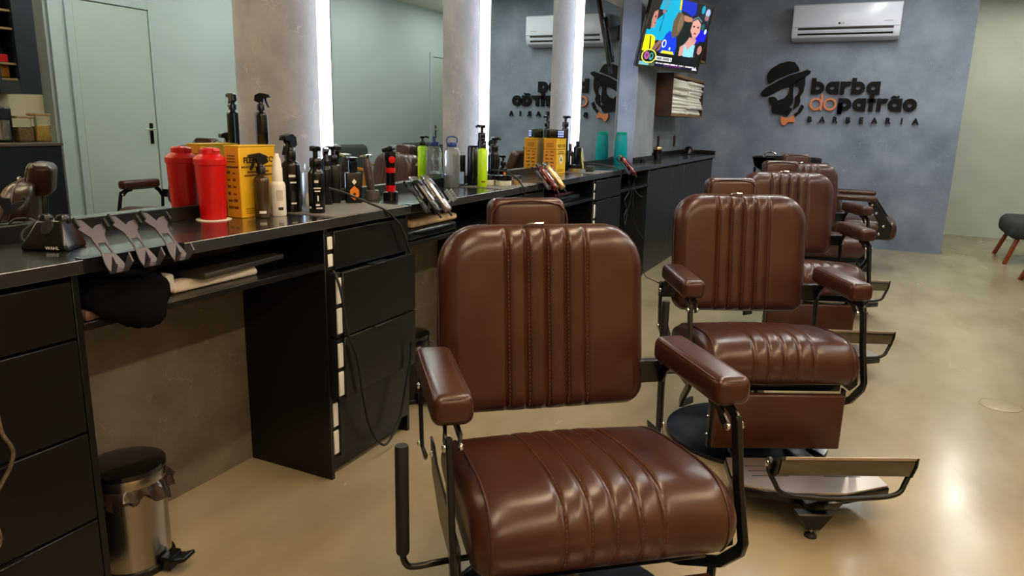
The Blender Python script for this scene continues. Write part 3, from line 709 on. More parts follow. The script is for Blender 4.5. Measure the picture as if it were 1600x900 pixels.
# ================================================================ towel niches, outlets
for i, (z0, z1, lb) in enumerate(((1.312, 1.685, 'dark wooden wall niche full of white towels below the television'), (1.86, 2.24, 'dark wooden wall niche half hidden behind the television'))):
    t = thing('wall_niche', lb, 'shelf', (0, 6.66, z0))
    L = 1.36; H = z1-z0; D = .30
    for a in (0, L-.02): B().bb(.002, D, a, a+.02, 0, H).build('side_board', M_WOOD, t, bevel=.001, seg=1)
    B().bb(.002, D, .02, L-.02, H-.02, H).build('top_board', M_WOOD2, t, bevel=.001, seg=1)
    B().bb(.002, D, .02, L-.02, 0, .02).build('bottom_board', M_WOOD2, t, bevel=.001, seg=1)
    B().bb(.002, .012, .02, L-.02, .02, H-.02).build('back_board', M_WOOD, t)
def towel(y0, z, L, D, h, k, lb):
    rnd = random.Random(k); b = B()
    n = 5
    prof = []
    for s_ in range(3):
        zz = h*(s_+.5)/3
    poly = [(.05, 0), (D-.012, 0), (D, h*.25), (D-.008, h*.45), (D, h*.5), (D-.006, h*.75), (D-.014, h), (.05, h)]
    v = []; f = []; m = 7; npoly = len(poly)
    for j in range(m+1):
        yy = y0+L*j/m
        for (px, pz) in poly: v.append((px+(rnd.uniform(-.006, .006) if px > .1 else 0), yy, z+pz+rnd.uniform(-.002, .002)*(1 if 0 < pz < h else 0)))
    for j in range(m):
        for i in range(npoly): f.append((j*npoly+i, j*npoly+(i+1) % npoly, (j+1)*npoly+(i+1) % npoly, (j+1)*npoly+i))
    f += [tuple(range(npoly)), tuple(m*npoly+i for i in range(npoly-1, -1, -1))]
    return tag(b.add(v, f).build('folded_towel', M_TOWEL, bevel=.003, seg=1, angle=50), lb, 'towel', 'white towels in the niche')
ORD = ['topmost', 'second from the top', 'third from the top', 'fourth from the top', 'fifth from the top', 'middle one', 'fifth from the bottom', 'fourth from the bottom', 'third from the bottom', 'second from the bottom', 'lowest']
for col, (y0, L) in enumerate(((6.70, .62), (7.34, .62))):
    for k in range(11):
        towel(y0+random.uniform(0, .02), 1.3335+k*.0285, L-.01, .30+random.uniform(-.02, .03), .0275, k+col*20, f'folded white towel, {ORD[10-k]} of the {("nearer", "farther")[col]} stack in the wall niche')
for i, (y, lb) in enumerate(((7.43, 'dark red wall outlet nearest the column'), (8.12, 'dark red wall outlet nearest the far corner'))):
    t = thing('wall_outlet', lb, 'outlet', (0, y, 1.06), 0, 'wall outlets over the far cabinet')
    pl = B().bb(.001, .009, -.036, .036, -.058, .058).build('cover_plate', M_REDSW, t, bevel=.003)
    B().bb(.009, .0115, -.02, .02, -.03, .03).build('socket', M_BPLAST, pl, bevel=.001, seg=1)

# ================================================================ hair-wash unit (faces right)
t = thing('wash_unit', 'brown hair-wash chair with tilted black basin by the far wall', 'wash chair', (0, 7.3, 0))
bs = B(); 
v = []; f = []; n = 28
prof = [(.12, .80), (.2, .82), (.25, .87), (.27, .95), (.262, .955), (.235, .93), (.2, .87), (.1, .845)]
tilt = Matrix.Rotation(R(9), 3, 'Y')
bs.lathe(prof, (1.26, 0, .01), n, 1.15, .95, m=None)
B_ = bs.build('basin', mat('black_ceramic', '#050807', .06, spec=.6), t)
B().tube([(1.05, .05, .955), (1.06, .05, 1.0), (1.12, .04, 1.01), (1.16, .03, .985)], .012, 10, 3).build('tap', M_CHROME, t)
B().bb(1.47, 1.57, -.1, .1, .885, .925).build('neck_rest', M_BMATT, t, bevel=.018, seg=3)
B().cyl((1.16, 0, 0), (1.16, 0, .83), .035, n=14).cyl((1.02, -.12, .35), (1.0, -.13, .87), .012).build('basin_stand', M_BMETAL, t)
B().bb(1.0, 2.05, -.22, .22, 0, .05).build('base_frame', M_BMETAL, t, bevel=.006)
B().bb(1.6, 1.8, -.16, .16, .05, .3).build('seat_stand', M_BMETAL, t, bevel=.006)
B().bb(1.72, 2.24, -.25, .25, .29, .46).build('seat', M_LEATHER, t, bevel=.06, seg=5, angle=60)
B().prism([(1.72, .42), (1.83, .44), (1.62, .93), (1.50, .90)], 'y', -.25, .25).build('backrest', M_LEATHER, t, bevel=.035, seg=4, angle=60)
for s in (-1, 1):
    pad('armrest', t, .34, .09, .05, (1.88, s*.31, .655))
    a, b_ = sorted((s*.262, s*.272))
    B().prism([(1.98, .62), (2.05, .63), (2.2, .42), (2.19, .32), (2.08, .30), (2.10, .42)], 'y', a, b_).build('side_plate', M_BMETAL, t, bevel=.002, seg=1)
    for p in ((2.02, .6), (2.13, .42), (2.1, .35), (2.06, .53)): bolt(t, (p[0], s*.272, p[1]), (0, s, 0), .011)

# ================================================================ waiting armchairs along the opposite wall
for i, (yc, lb) in enumerate(((7.12, 'charcoal armchair with honey-coloured wooden arms, reflected in a mirror'), (8.62, 'charcoal seat with reddish wooden legs at the far right edge'))):
    t = thing('waiting_chair', lb, 'chair', (3.55, yc, 0), 0, 'charcoal waiting chairs')
    B().bb(-.31, .27, -.36, .36, .24, .43).build('seat', M_GREYFAB, t, bevel=.075, seg=5, angle=60)
    B().prism([(.16, .38), (.30, .40), (.33, .88), (.27, .92), (.20, .88)], 'y', -.33, .33).build('backrest', M_GREYFAB, t, bevel=.04, seg=4, angle=60)
    for s in (-1, 1):
        B().strap([(-.2, s*.27, .30), (-.30, s*.33, .0)], .045, .035, (0, 1, 0)).build('front_leg', M_TEAK, t, bevel=.004, seg=1)
        B().strap([(.22, s*.27, .30), (.28, s*.33, .0)], .04, .03, (0, 1, 0)).build('back_leg', M_TEAK, t, bevel=.004, seg=1)
        if i == 0: B().strap([(-.33, s*.39, .655), (-.1, s*.39, .67), (.27, s*.39, .655)], .06, .028, (0, 1, 0)).strap([(-.28, s*.39, .64), (-.22, s*.35, .30)], .035, .04, (0, 1, 0)).build('arm', M_YWOOD, t, bevel=.006)

# ================================================================ bar on the opposite wall (seen in the near mirror)
t = thing('bar_counter', 'black bar counter reflected in the near mirror', 'counter', (3.4, 1.9, 0))
B().bb(0, .6, 0, 1.50, 0, .985).build('body', mat('black_green_laminate', '#0c1517', .4), t, bevel=.002, seg=1)
B().bb(-.012, .6, -.01, 1.51, .985, 1.005).build('top', mat('bar_top', '#4a4038', .3), t, bevel=.002, seg=1)
t = thing('bar_wall_cabinet', 'black hanging cabinet with open bottle shelves above the bar', 'cabinet', (3.62, 2.5, 1.34))
B().bb(0, .38, .80, .95, 0, 1.3).build('side_box', mat('navy_laminate', '#0a1420', .4), t, bevel=.002, seg=1)
B().bb(.36, .38, 0, .80, .09, 1.3).build('back_panel', M_BAR_WALL, t)
for z in (.09, .195, .43, .55, .9): B().bb(.02, .36, 0, .8, z, z+.014).build('shelf_board', M_WOOD2, t)
B().bb(0, .36, .66, .68, .0, 1.3).build('divider', M_DARK, t)
B().bb(0, .36, .68, .80, 0, .09).build('drawer', M_DARK, t)
t = thing('liquor_bottle', 'square amber liquor bottle with red label on the bar shelf', 'bottle', (3.72, 3.24, 1.45))
B().box((0, 0, .045), (.07, .07, .09)).build('liquor', M_AMBER, t, bevel=.006)
B().lathe([(.036, .09), (.036, .15), (.015, .2), (.014, .27)], n=16).build('glass_body', M_GLASS, t)
B().cyl((0, 0, .27), (0, 0, .31), .016).build('cap', M_GOLD, t)
B().box((-.037, 0, .13), (.003, .065, .05)).build('paper_label', M_RED, t)
JR = [((3.62, 3.27), .058, .165, 'square glass jar of dark sweets on the bar counter'), ((3.60, 3.385), .052, .185, 'square glass jar of golden grain on the bar counter')]
for i, ((x, y), r_, h, lb) in enumerate(JR):
    t = thing('storage_jar', lb, 'jar', (x, y, 1.006))
    B().box((0, 0, h/2), (2*r_, 2*r_, h)).build('glass_body', M_GLASS, t, bevel=.008)
    B().box((0, 0, h*.32), (2*r_-.01, 2*r_-.01, h*.6)).build('contents', M_GRAIN if i else mat('dark_sweets', '#3a2418', .6, col2='#7a5a34', vscale=60), t, bevel=.006)
    B().box((0, 0, h+.008), (2*r_+.006, 2*r_+.006, .015)).build('lid', M_WOOD2, t, bevel=.004)
t = thing('coffee_maker', 'black and steel coffee maker standing on the bar counter', 'coffee maker', (3.64, 3.12, 1.006))
B().box((0, 0, .12), (.14, .13, .24)).build('body', M_BPLAST, t, bevel=.01)
B().cyl((-.06, .0, .02), (-.06, 0, .15), .045).build('jug', M_STEEL, t)
# ================================================================ things on the counter
def pump_head(parent, h, m=M_BPLAST, s=1.0, ang=0, spout=.032):
    """collar, stem and spout of a lotion pump, standing on height h"""
    b = B().lathe([(.013*s, h), (.0135*s, h+.001), (.0135*s, h+.018*s), (.011*s, h+.021*s), (.0055*s, h+.022*s), (.0055*s, h+.038*s)], n=18)
    b.lathe([(.0115*s, h+.036*s), (.0125*s, h+.038*s), (.0125*s, h+.045*s), (.010*s, h+.047*s)], n=18)
    c, s_ = math.cos(ang), math.sin(ang)
    b.tube([(0, 0, h+.042*s), (c*spout*.6, s_*spout*.6, h+.0435*s), (c*spout, s_*spout, h+.039*s)], .0042*s, 8, 2)
    return b.build('pump_head', m, parent)
def trigger_head(parent, h, m=M_BPLAST, s=1.0, ang=0):
    q = Matrix.Rotation(ang, 3, 'Z'); b = B()
    b.lathe([(.014*s, h), (.0145*s, h+.001), (.0145*s, h+.020*s), (.010*s, h+.022*s), (.009*s, h+.032*s)], n=18)
    v = B().prism([(-.022*s, h+.034*s), (-.018*s, h+.054*s), (.002*s, h+.062*s), (.026*s, h+.058*s), (.036*s, h+.056*s), (.036*s, h+.046*s), (.016*s, h+.044*s), (.012*s, h+.03*s), (-.01*s, h+.028*s)], 'y', -.009*s, .009*s)
    b.add([q @ Vector(p) for p in v.v], v.f)
    tr = B().prism([(.014*s, h+.045*s), (.022*s, h+.045*s), (.026*s, h+.028*s), (.034*s, h+.012*s), (.029*s, h+.010*s), (.019*s, h+.026*s)], 'y', -.005*s, .005*s)
    b.add([q @ Vector(p) for p in tr.v], tr.f)
    return b.build('trigger_head', m, parent, bevel=.0012, seg=1)
def label_patch(parent, r_, z0, z1, a0, a1, m, name='paper_label', n=10):
    v = []; f = []
    for k in range(n+1):
        a = a0+(a1-a0)*k/n
        for z in (z0, z1): v.append((r_*math.cos(a), r_*math.sin(a), z))
    for k in range(n): f.append((2*k, 2*k+2, 2*k+3, 2*k+1))
    return B().add(v, f).build(name, m, parent)
CAMDIR = lambda x, y: math.atan2(-y, 1.9147-x)      # where a label must face to look into the room
def round_bottle(name, label, x, y, r_, hb, m, head=None, hs=1.0, ang=0, z=CZ, neck=None, marks=(), cat='bottle', group=None, hm=M_BPLAST, shoulder=.8):
    t = thing(name, label, cat, (x, y, z+.0005), 0, group)
    nk = neck or r_*.42; k = r_*shoulder
    b = B().lathe([(r_*.9, 0), (r_, .004), (r_, hb-k), (r_*.96, hb-k*.72), (r_*.82, hb-k*.4), (nk*1.1, hb-k*.12), (nk, hb-.002), (nk, hb+.004)], n=28).build('body', m, t, angle=50)
    if head == 'pump': pump_head(t, hb+.004, hm, hs, ang)
    elif head == 'trigger': trigger_head(t, hb+.004, hm, hs, ang)
    elif head == 'cap': B().lathe([(nk*1.12, hb), (nk*1.15, hb+.002), (nk*1.15, hb+.03*hs), (nk*.9, hb+.034*hs)], n=20).build('cap', hm, t)
    f0 = CAMDIR(x, y)
    for (za, zb, da, w_, mm) in marks: label_patch(t, r_*1.006, za, zb, f0+da-w_/2, f0+da+w_/2, mm, 'print')
    return t

# --- red shaker on a white coaster
t = thing('shaker_coaster', 'thin white round coaster under the red shaker', 'coaster', (.106, 1.636, CZ))
B().lathe([(.052, 0), (.053, .001), (.052, .0022)], n=36).build('disc', M_WPLAST, t)
t = thing('red_shaker', 'red plastic shaker cup with flip lid beside the yellow box', 'shaker', (.106, 1.636, CZ+.0024))
bd = B().lathe([(.0365, 0), (.0385, .003), (.0458, .168), (.0458, .172)], n=36).build('cup', M_RED, t, angle=20)
ld = B().lathe([(.0470, .166), (.0487, .168), (.0487, .184), (.0475, .186), (.039, .194), (.031, .199), (.030, .212), (.027, .215)], n=36).build('lid', M_RED, t, angle=20)
B().prism([(-.03, .196), (-.034, .212), (-.006, .219), (.03, .216), (.034, .208), (.0, .203)], 'y', -.014, .014).build('flip_cap', M_RED, ld, bevel=.003)
# --- yellow waste boxes
def waste_box(x0, x1, y0, y1, h, label):
    t = thing('waste_box', label, 'box', (x0, y0, CZ+.0004)); W, L = x1-x0, y1-y0
    b = B().bb(0, W, 0, L, 0, h).build('carton', M_YELLOW, t, bevel=.0015, seg=1)
    B().bb(.002, W-.002, -.0004, .0002, .002, h-.002).build('side_print', M_YORANGE, b, smooth=False)
    B().bb(-.001, W+.002, -.001, L+.002, h, h+.004).build('top_flap', M_YELLOW, t, bevel=.001, seg=1)
    fr = lambda yy, zz: frame((W+.0004, yy, zz), (0, 1, 0), (0, 0, 1))
    text_obj('print', 'FLEXI  ECO', .025, M_INK, b, fr(L*.53, h-.05), .0002, 'CENTER', .0008, xs=1.05)
    z = h-.066
    for k in range(17): B().bb(W+.0001, W+.0006, .008+k*(L-.016)/17, .008+k*(L-.016)/17+.005, z, z+.006).build('print', M_INK, b, smooth=False)
    for k in range(9): B().bb(.004+k*(W-.008)/9, .004+k*(W-.008)/9+.004, -.001, -.0004, z, z+.006).build('print', M_INK, b, smooth=False)
    for k, (a, c) in enumerate(((.2, .8), (.12, .88))): B().bb(W+.0001, W+.0006, L*a, L*c, z-.016-.011*k, z-.010-.011*k).build('print', M_INKB, b, smooth=False)
    for k in range(3): B().bb(W+.0001, W+.0006, L*.12, L*.82, .012+.007*k, .0145+.007*k).build('print', M_INKB, b, smooth=False)
    d = B()                       # hazard diamond
    for s_ in (1, .8): pass
    v = [(W+.0006, L*.5+a*.03, h*.42+c*.036) for a, c in ((1, 0), (0, 1), (-1, 0), (0, -1))]; d.add(v, [(0, 1, 2, 3)])
    d.build('hazard_mark', M_WINK, b, smooth=False)
    v = [(W+.0009, L*.5+a*.012, h*.42+c*.02) for a, c in ((1, -.6), (0, 1), (-1, -.6))]; B().add(v, [(0, 1, 2)]).build('hazard_mark', M_INK, b, smooth=False)
    rnd = random.Random(int(h*1000)+int(y0*10))
    for k in range(6):
        zz = h*.62-k*.022
        for xx in (.16, .52):
            B().bb(W*xx, W*(xx+rnd.uniform(.18, .32)), -.001, -.0004, zz, zz+rnd.uniform(.004, .010)).build('print', M_INKB, b, smooth=False)
    for k in range(3): B().bb(W*.2, W*.75, -.001, -.0004, h-.03-k*.009, h-.026-k*.009).build('print', M_INKB, b, smooth=False)
    return t
waste_box(.095, .158, 1.702, 1.858, .222, 'near yellow waste box with black print beside the red shaker')
waste_box(.094, .182, 4.262, 4.42, .215, 'far yellow waste box with a black clock radio on top')
round_bottle('spray_bottle', 'black bottle with angled nozzle standing on the yellow box', .108, 1.858, .020, .105, M_BPLAST, 'trigger', .9, R(20), z=CZ+.2264, shoulder=.5)
round_bottle('spray_bottle', 'small translucent brown spray bottle before the yellow box', .187, 1.762, .0245, .135, M_BROWNGL, 'trigger', 1.05, R(-115), marks=((.014, .022, 0, .9, M_WINK),))
t = round_bottle('serum_bottle', 'white bottle with tapered cap beside the brown spray', .202, 1.818, .024, .118, M_WPLAST, None, marks=((.02, .03, .3, .7, M_INK), (.05, .085, .2, .9, mat('pale_print', '#b5aca2', .6))))
B().lathe([(.0165, .114), (.0165, .155), (.0145, .158), (.0125, .182), (.008, .190), (.007, .2), (.005, .201)], n=20).build('nozzle_cap', M_WPLAST, t)
round_bottle('spray_bottle', 'tall black spray bottle with white lettering behind the white bottle', .172, 1.915, .031, .175, M_BPLAST, 'trigger', 1.35, R(-75), marks=((.12, .128, .1, .7, M_WINK), (.10, .105, .2, .7, M_WINK), (.03, .035, .2, .6, M_WINK)), neck=.018, shoulder=.6)
t = B().lathe([(.0185, .205), (.0185, .178)], (0, 0, 0), 20)
round_bottle('pump_bottle', 'black pump bottle at the mat edge with white lettering', .262, 1.935, .0265, .15, M_BPLAST, 'pump', 1.5, R(-60), marks=((.105, .113, .0, .5, M_WINK), (.085, .089, .1, .9, M_WINK), (.075, .079, .1, .7, M_WINK), (.028, .034, .1, .5, M_WINK), (.018, .025, -1.1, .7, M_WINK), (.018, .022, .3, .8, M_WINK), (.044, .062, .15, .15, M_WINK)), neck=.017, shoulder=.7)
round_bottle('clear_bottle', 'clear bottle standing between two black bottles', .190, 1.972, .018, .14, M_FROST, 'cap', .6, hm=M_FROST, marks=((.02, .06, .1, 1.0, M_WPLAST),))
round_bottle('spray_bottle', 'slim black spray bottle behind the black pump bottles', .13, 2.145, .021, .145, M_BPLAST, 'trigger', 1.0, R(-40), neck=.014)
def square_bottle(name, label, x, y, W, D, H, rz, m, head, hs, marks=None, z=CZ):
    t = thing(name, label, 'bottle', (x, y, z+.0005), rz)
    B().box((0, 0, H/2), (W, D, H)).build('body', m, t, bevel=.006, seg=2)
    B().lathe([(.014, H-.001), (.014, H+.012)], n=18).build('neck', m, t)
    if head == 'pump': pump_head(t, H+.010, M_BPLAST, hs, R(200))
    else: B().lathe([(.016, H+.008), (.017, H+.01), (.017, H+.042), (.013, H+.046), (.02, H+.05), (.02, H+.055), (.008, H+.058)], n=18).build('cap', M_BPLAST, t)
    return t
square_bottle('pump_bottle', 'square black pump bottle behind the orange-labelled bottle', .118, 2.20, .052, .045, .145, R(35), M_BPLAST, 'pump', 1.25)
t = square_bottle('oil_bottle', 'flat black bottle with an orange hexagonal label', .178, 2.242, .06, .035, .118, R(50), M_BPLAST, 'cap', 1)
hx = [(-.017, .052), (0, .068), (.017, .052), (.017, .03), (0, .014), (-.017, .03)]
B().prism(hx, 'y', -.0183, -.0177).build('paper_label', M_ORANGE, t, smooth=False)
B().prism([(0, .030), (.007, .037), (0, .044), (-.007, .037)], 'y', -.0186, -.0182).build('print', M_INK, t, smooth=False)
B().prism([(0, .072), (.009, .083), (0, .094), (-.009, .083)], 'y', -.0183, -.0177).build('print', M_WINK, t, smooth=False)
# --- serrated grey mats
def mat_pad(label, x0, x1, y0, y1):
    n = 26; p = []
    for k in range(n): 
        a = x0+(x1-x0)*k/n; p += [(a, y0), (a+(x1-x0)/n/2, y0-.004)]
    p += [(x1, y0), (x1, y1)]
    p += [(x0, y1)]
    return tag(B().prism(p, 'z', CZ+.0001, CZ+.003).build('tool_mat', M_MAT, smooth=False), label, 'mat', 'rubber tool mats')
mat_pad('grey rubber mat with a serrated edge under the black pump bottle', .097, .379, 1.888, 2.285)
mat_pad('grey rubber mat under the lime bottle and cream jars', .097, .379, 3.13, 3.52)
mat_pad('grey rubber mat before the small black box by the far yellow box', .097, .375, 4.48, 4.82)
# things that stand on a mat sit a little higher
# --- trimmer on its charging stand, red and black clipper
t = thing('hair_trimmer', 'black patterned trimmer upright in a grey charging stand', 'trimmer', (.150, 2.40, CZ+.0005))
B().lathe([(.03, 0), (.031, .003), (.026, .035), (.022, .038)], n=24).build('charging_stand', mat('grey_plastic', '#4a4644', .35), t)
q = Matrix.Rotation(R(-10), 3, 'Y')
B().lathe([(.014, .03), (.016, .06), (.018, .11), (.0165, .15), (.014, .165)], (0, 0, 0), 20, m=q).build('handle', mat('patterned_black', '#1a1718', .3, col2='#4b3c3a', vscale=60), t)
B().box(q @ Vector((.002, 0, .172)), (.034, .038, .012), q).build('blade', M_CHROME, t, bevel=.002)
t = thing('hair_clipper', 'red and black cordless clipper standing on its base', 'clipper', (.212, 2.437, CZ+.0005))
B().lathe([(.029, 0), (.030, .003), (.030, .03), (.024, .034)], n=24).build('charging_stand', M_BPLAST, t)
for za, zb in ((.034, .058), (.108, .128)): B().lathe([(.0195, za), (.0195, zb)], n=24).build('red_band', M_RED, t)
B().lathe([(.0185, .05), (.0185, .15), (.023, .165), (.021, .192)], n=24).build('handle', M_BPLAST, t)
B().box((-.004, 0, .2), (.05, .036, .018), Matrix.Rotation(R(-18), 3, 'Y')).build('blade', M_BMETAL, t, bevel=.003)
B().lathe([(.014, 0), (.014, .006), (.008, .007)], (.014, -.012, .16), 20, m=Vector((.9, -.45, 0)).to_track_quat('Z', 'Y').to_matrix()).build('dial', M_RED, t)
# --- blue-capped water bottle
t = thing('water_bottle', 'clear water bottle with a blue looped cap', 'bottle', (.1215, 3.078, CZ+.0005))
B().lathe([(.036, 0), (.039, .005), (.039, .10), (.036, .118), (.037, .13), (.039, .15), (.037, .168), (.026, .19), (.022, .194)], n=28).build('body', M_CLEAR, t, angle=60)
B().lathe([(.034, .003), (.0355, .006), (.0355, .06), (.034, .0605)], n=28).build('water', mat('water', '#8a9aa0', .05, trans=.85, ior=1.33), t)
cp = B().lathe([(.0235, .192), (.0245, .194), (.0245, .21), (.022, .214)], n=24).build('cap', M_BLUE, t)
B().tube([(-.014, -.018, .205), (-.017, -.021, .225), (-.010, -.013, .239), (.010, .013, .239), (.017, .021, .225), (.014, .018, .205)], .0035, 8, 4).build('loop', M_BLUE, cp)
round_bottle('spray_canister', 'waisted glossy black canister beside the lime bottle', .165, 3.21, .027, .19, M_BPLAST, None, shoulder=.15, neck=.024, z=CZ+.003)
t = round_bottle('lime_bottle', 'lime green bottle with a black pump top', .243, 3.165, .0245, .182, M_LIME, 'pump', 1.0, R(160), shoulder=.12, neck=.012, marks=((.022, .03, .2, .8, M_INKB),), z=CZ+.003)
round_bottle('pump_bottle', 'tallest black pump bottle, behind the lime bottle', .15, 3.33, .022, .225, M_BPLAST, 'pump', 1.45, R(200), neck=.017, shoulder=.5)
round_bottle('pump_bottle', 'black pump bottle right of the lime bottle', .165, 3.445, .022, .16, M_BPLAST, 'pump', 1.45, R(20), neck=.016, z=CZ+.003)
round_bottle('pump_bottle', 'small black pump bottle with an orange mark above the jars', .14, 3.60, .022, .078, M_BPLAST, 'pump', 1.15, R(190), marks=((.015, .05, .5, .6, M_ORANGE),))
round_bottle('spray_bottle', 'black spray bottle behind the jars, near the mirror', .12, 3.50, .02, .15, M_BPLAST, 'trigger', 1.1, R(-30))
def cream_jar(label, x, y, r_, h, mb, ml, z=CZ):
    t = thing('cream_jar', label, 'jar', (x, y, z), 0, 'cosmetic jars on the counter')
    k = .78 if h > .09 else .5
    B().lathe([(r_*.94, 0), (r_*.97, .002), (r_*.97, h*(k+.05))], n=28).build('pot', mb, t)
    B().lathe([(r_, h*k), (r_*1.01, h*(k+.02)), (r_*1.01, h*.96), (r_*.95, h)], n=28).build('lid', ml, t)
cream_jar('white-labelled jar with black lid half behind the lime bottle', .217, 3.291, .026, .052, M_WPLAST, M_BPLAST, CZ+.003)
cream_jar('wide cream-labelled jar with black lid at the mat front', .284, 3.315, .042, .05, M_WPLAST, M_BPLAST, CZ+.003)
cream_jar('small jar with gold label and clear lid right of the wide jar', .312, 3.412, .024, .045, M_GOLD, M_GLASS, CZ+.003)
cream_jar('silver-lidded jar near the far yellow box', .205, 4.53, .042, .047, M_GOLD, M_BPLAST, CZ+.003)
cream_jar('dark jar with gold lid on the far cabinet', .15, 6.86, .042, .112, M_BPLAST, M_GOLD)
t = thing('phone_stand', 'small black stand holding a pale blue screen behind the canister', 'phone stand', (.127, 3.152, CZ+.0005), R(60))
B().box((0, 0, .004), (.07, .05, .008)).box((0, .015, .075), (.07, .01, .15)).build('stand', M_BPLAST, t, bevel=.002)
B().box((0, .008, .04), (.05, .004, .06)).build('screen', mat('pale_blue', '#7f9cc8', .2), t)
# --- on and around the far yellow box
t = thing('clock_radio', 'black clock radio with pale blue keys on the far yellow box', 'clock radio', (.138, 4.34, CZ+.2194), R(45))
B().prism([(-.055, 0), (.055, 0), (.052, .052), (-.05, .058)], 'y', -.03, .03).build('case', M_BPLAST, t, bevel=.005)
for a in range(3):
    for c in range(3): B().bb(.006+.014*a, .016+.014*a, -.032, -.0295, .008+.014*c, .018+.014*c).build('key', mat('pale_key', '#9fb2e0', .4, emit='#8fa8ff', estr=.5), t, smooth=False)
round_bottle('pump_bottle', 'tall black pump bottle right behind the far yellow box', .135, 4.515, .021, .285, M_BPLAST, 'pump', 1.5, R(15), neck=.014, shoulder=.5)
round_bottle('spray_bottle', 'black spray bottle beside the far yellow box', .135, 4.62, .022, .14, M_BPLAST, 'cap', 1.2, marks=((.02, .1, .3, .3, M_WINK),))
round_bottle('pump_bottle', 'black waisted bottle behind the silver-lidded jar', .132, 4.765, .027, .165, M_BPLAST, 'cap', .8, z=CZ+.003)
t = thing('product_card', 'yellow and white product packet leaning by the mirror', 'packet', (.118, 4.90, CZ+.0005), R(15))
B().box((0, 0, .075), (.006, .06, .15), Matrix.Rotation(R(-9), 3, 'Y')).build('packet', mat('pale_yellow', '#c8b84a', .5), t, bevel=.001)
B().box((.004, .012, .1), (.002, .03, .09), Matrix.Rotation(R(-9), 3, 'Y')).build('white_panel', M_WPLAST, t)
t = thing('razor_case', 'small black box lying near the counter front', 'box', (.272, 4.65, CZ+.003), R(12))
B().box((0, 0, .018), (.05, .12, .036)).build('box', mat('dark_case', '#2a2a26', .5), t, bevel=.004)
# --- turquoise container
t = thing('turquoise_canister', 'translucent turquoise canister beside the column', 'container', (.150, 5.70, CZ+.0005))
B().lathe([(.05, 0), (.053, .004), (.05, .14), (.044, .22), (.04, .235)], n=28).build('body', M_TURQ, t, angle=60)
B().lathe([(.043, .232), (.044, .234), (.044, .25), (.036, .254)], n=28).build('lid', mat('teal_plastic', '#0e8f7c', .3), t)
t = thing('counter_knob', 'small black round tin on the counter before the column', 'tin', (.215, 6.13, CZ))
B().lathe([(.02, 0), (.021, .002), (.021, .024), (.012, .03)], n=20).build('tin', M_BPLAST, t)
t = thing('card_terminal', 'black domed device in the far corner of the counter', 'device', (.13, 8.3, CZ))
B().lathe([(.065, 0), (.066, .004), (.045, .06), (.03, .082), (.01, .088)], n=24).build('dome', M_BPLAST, t)
B().lathe([(.09, 0), (.092, .003), (.088, .008)], n=24).build('tray', M_BMATT, t)
# --- clipper dock at the near end
t = thing('charging_dock', 'black wedge-shaped clipper charging dock near the left edge', 'charging dock', (.195, 1.075, CZ+.0005), R(28))
dk = B()
v0 = [(-.055, -.045, 0), (.055, -.045, 0), (.055, .045, 0), (-.055, .045, 0), (-.05, -.045, .014), (.05, -.045, .014), (.05, .045, .014), (-.05, .045, .014), (-.03, -.012, .066), (.03, -.012, .066), (.03, .03, .07), (-.03, .03, .07)]
dk.add(v0, [(3, 2, 1, 0), (0, 1, 5, 4), (1, 2, 6, 5), (2, 3, 7, 6), (3, 0, 4, 7), (4, 5, 9, 8), (5, 6, 10, 9), (6, 7, 11, 10), (7, 4, 8, 11), (8, 9, 10, 11)])
db = dk.build('housing', M_BPLAST, t, bevel=.006, seg=3)
for sx in (-.02, .02): B().lathe([(.016, -.0), (.017, .012), (.012, .02)], (sx, .012, .058), 20).build('horn', M_BPLAST, t)
B().lathe([(.013, 0), (.014, .002), (.013, .004)], (0, -.02, .052), 20, sy=1.4, m=Matrix.Rotation(R(55), 3, 'X')).build('socket', M_DARK, t)
text_obj('print', 'WAHL', .0105, M_WINK, db, frame((.02, -.0456, .004), (1, 0, 0), (0, 0, 1)), .0003, 'CENTER')
B().tube([(-.055, .02, .006), (-.09, .03, .012), (-.10, .05, .03), (-.085, .075, .05), (-.11, .10, .055)], .0028, 8, 5).build('lead', M_BMATT, t)

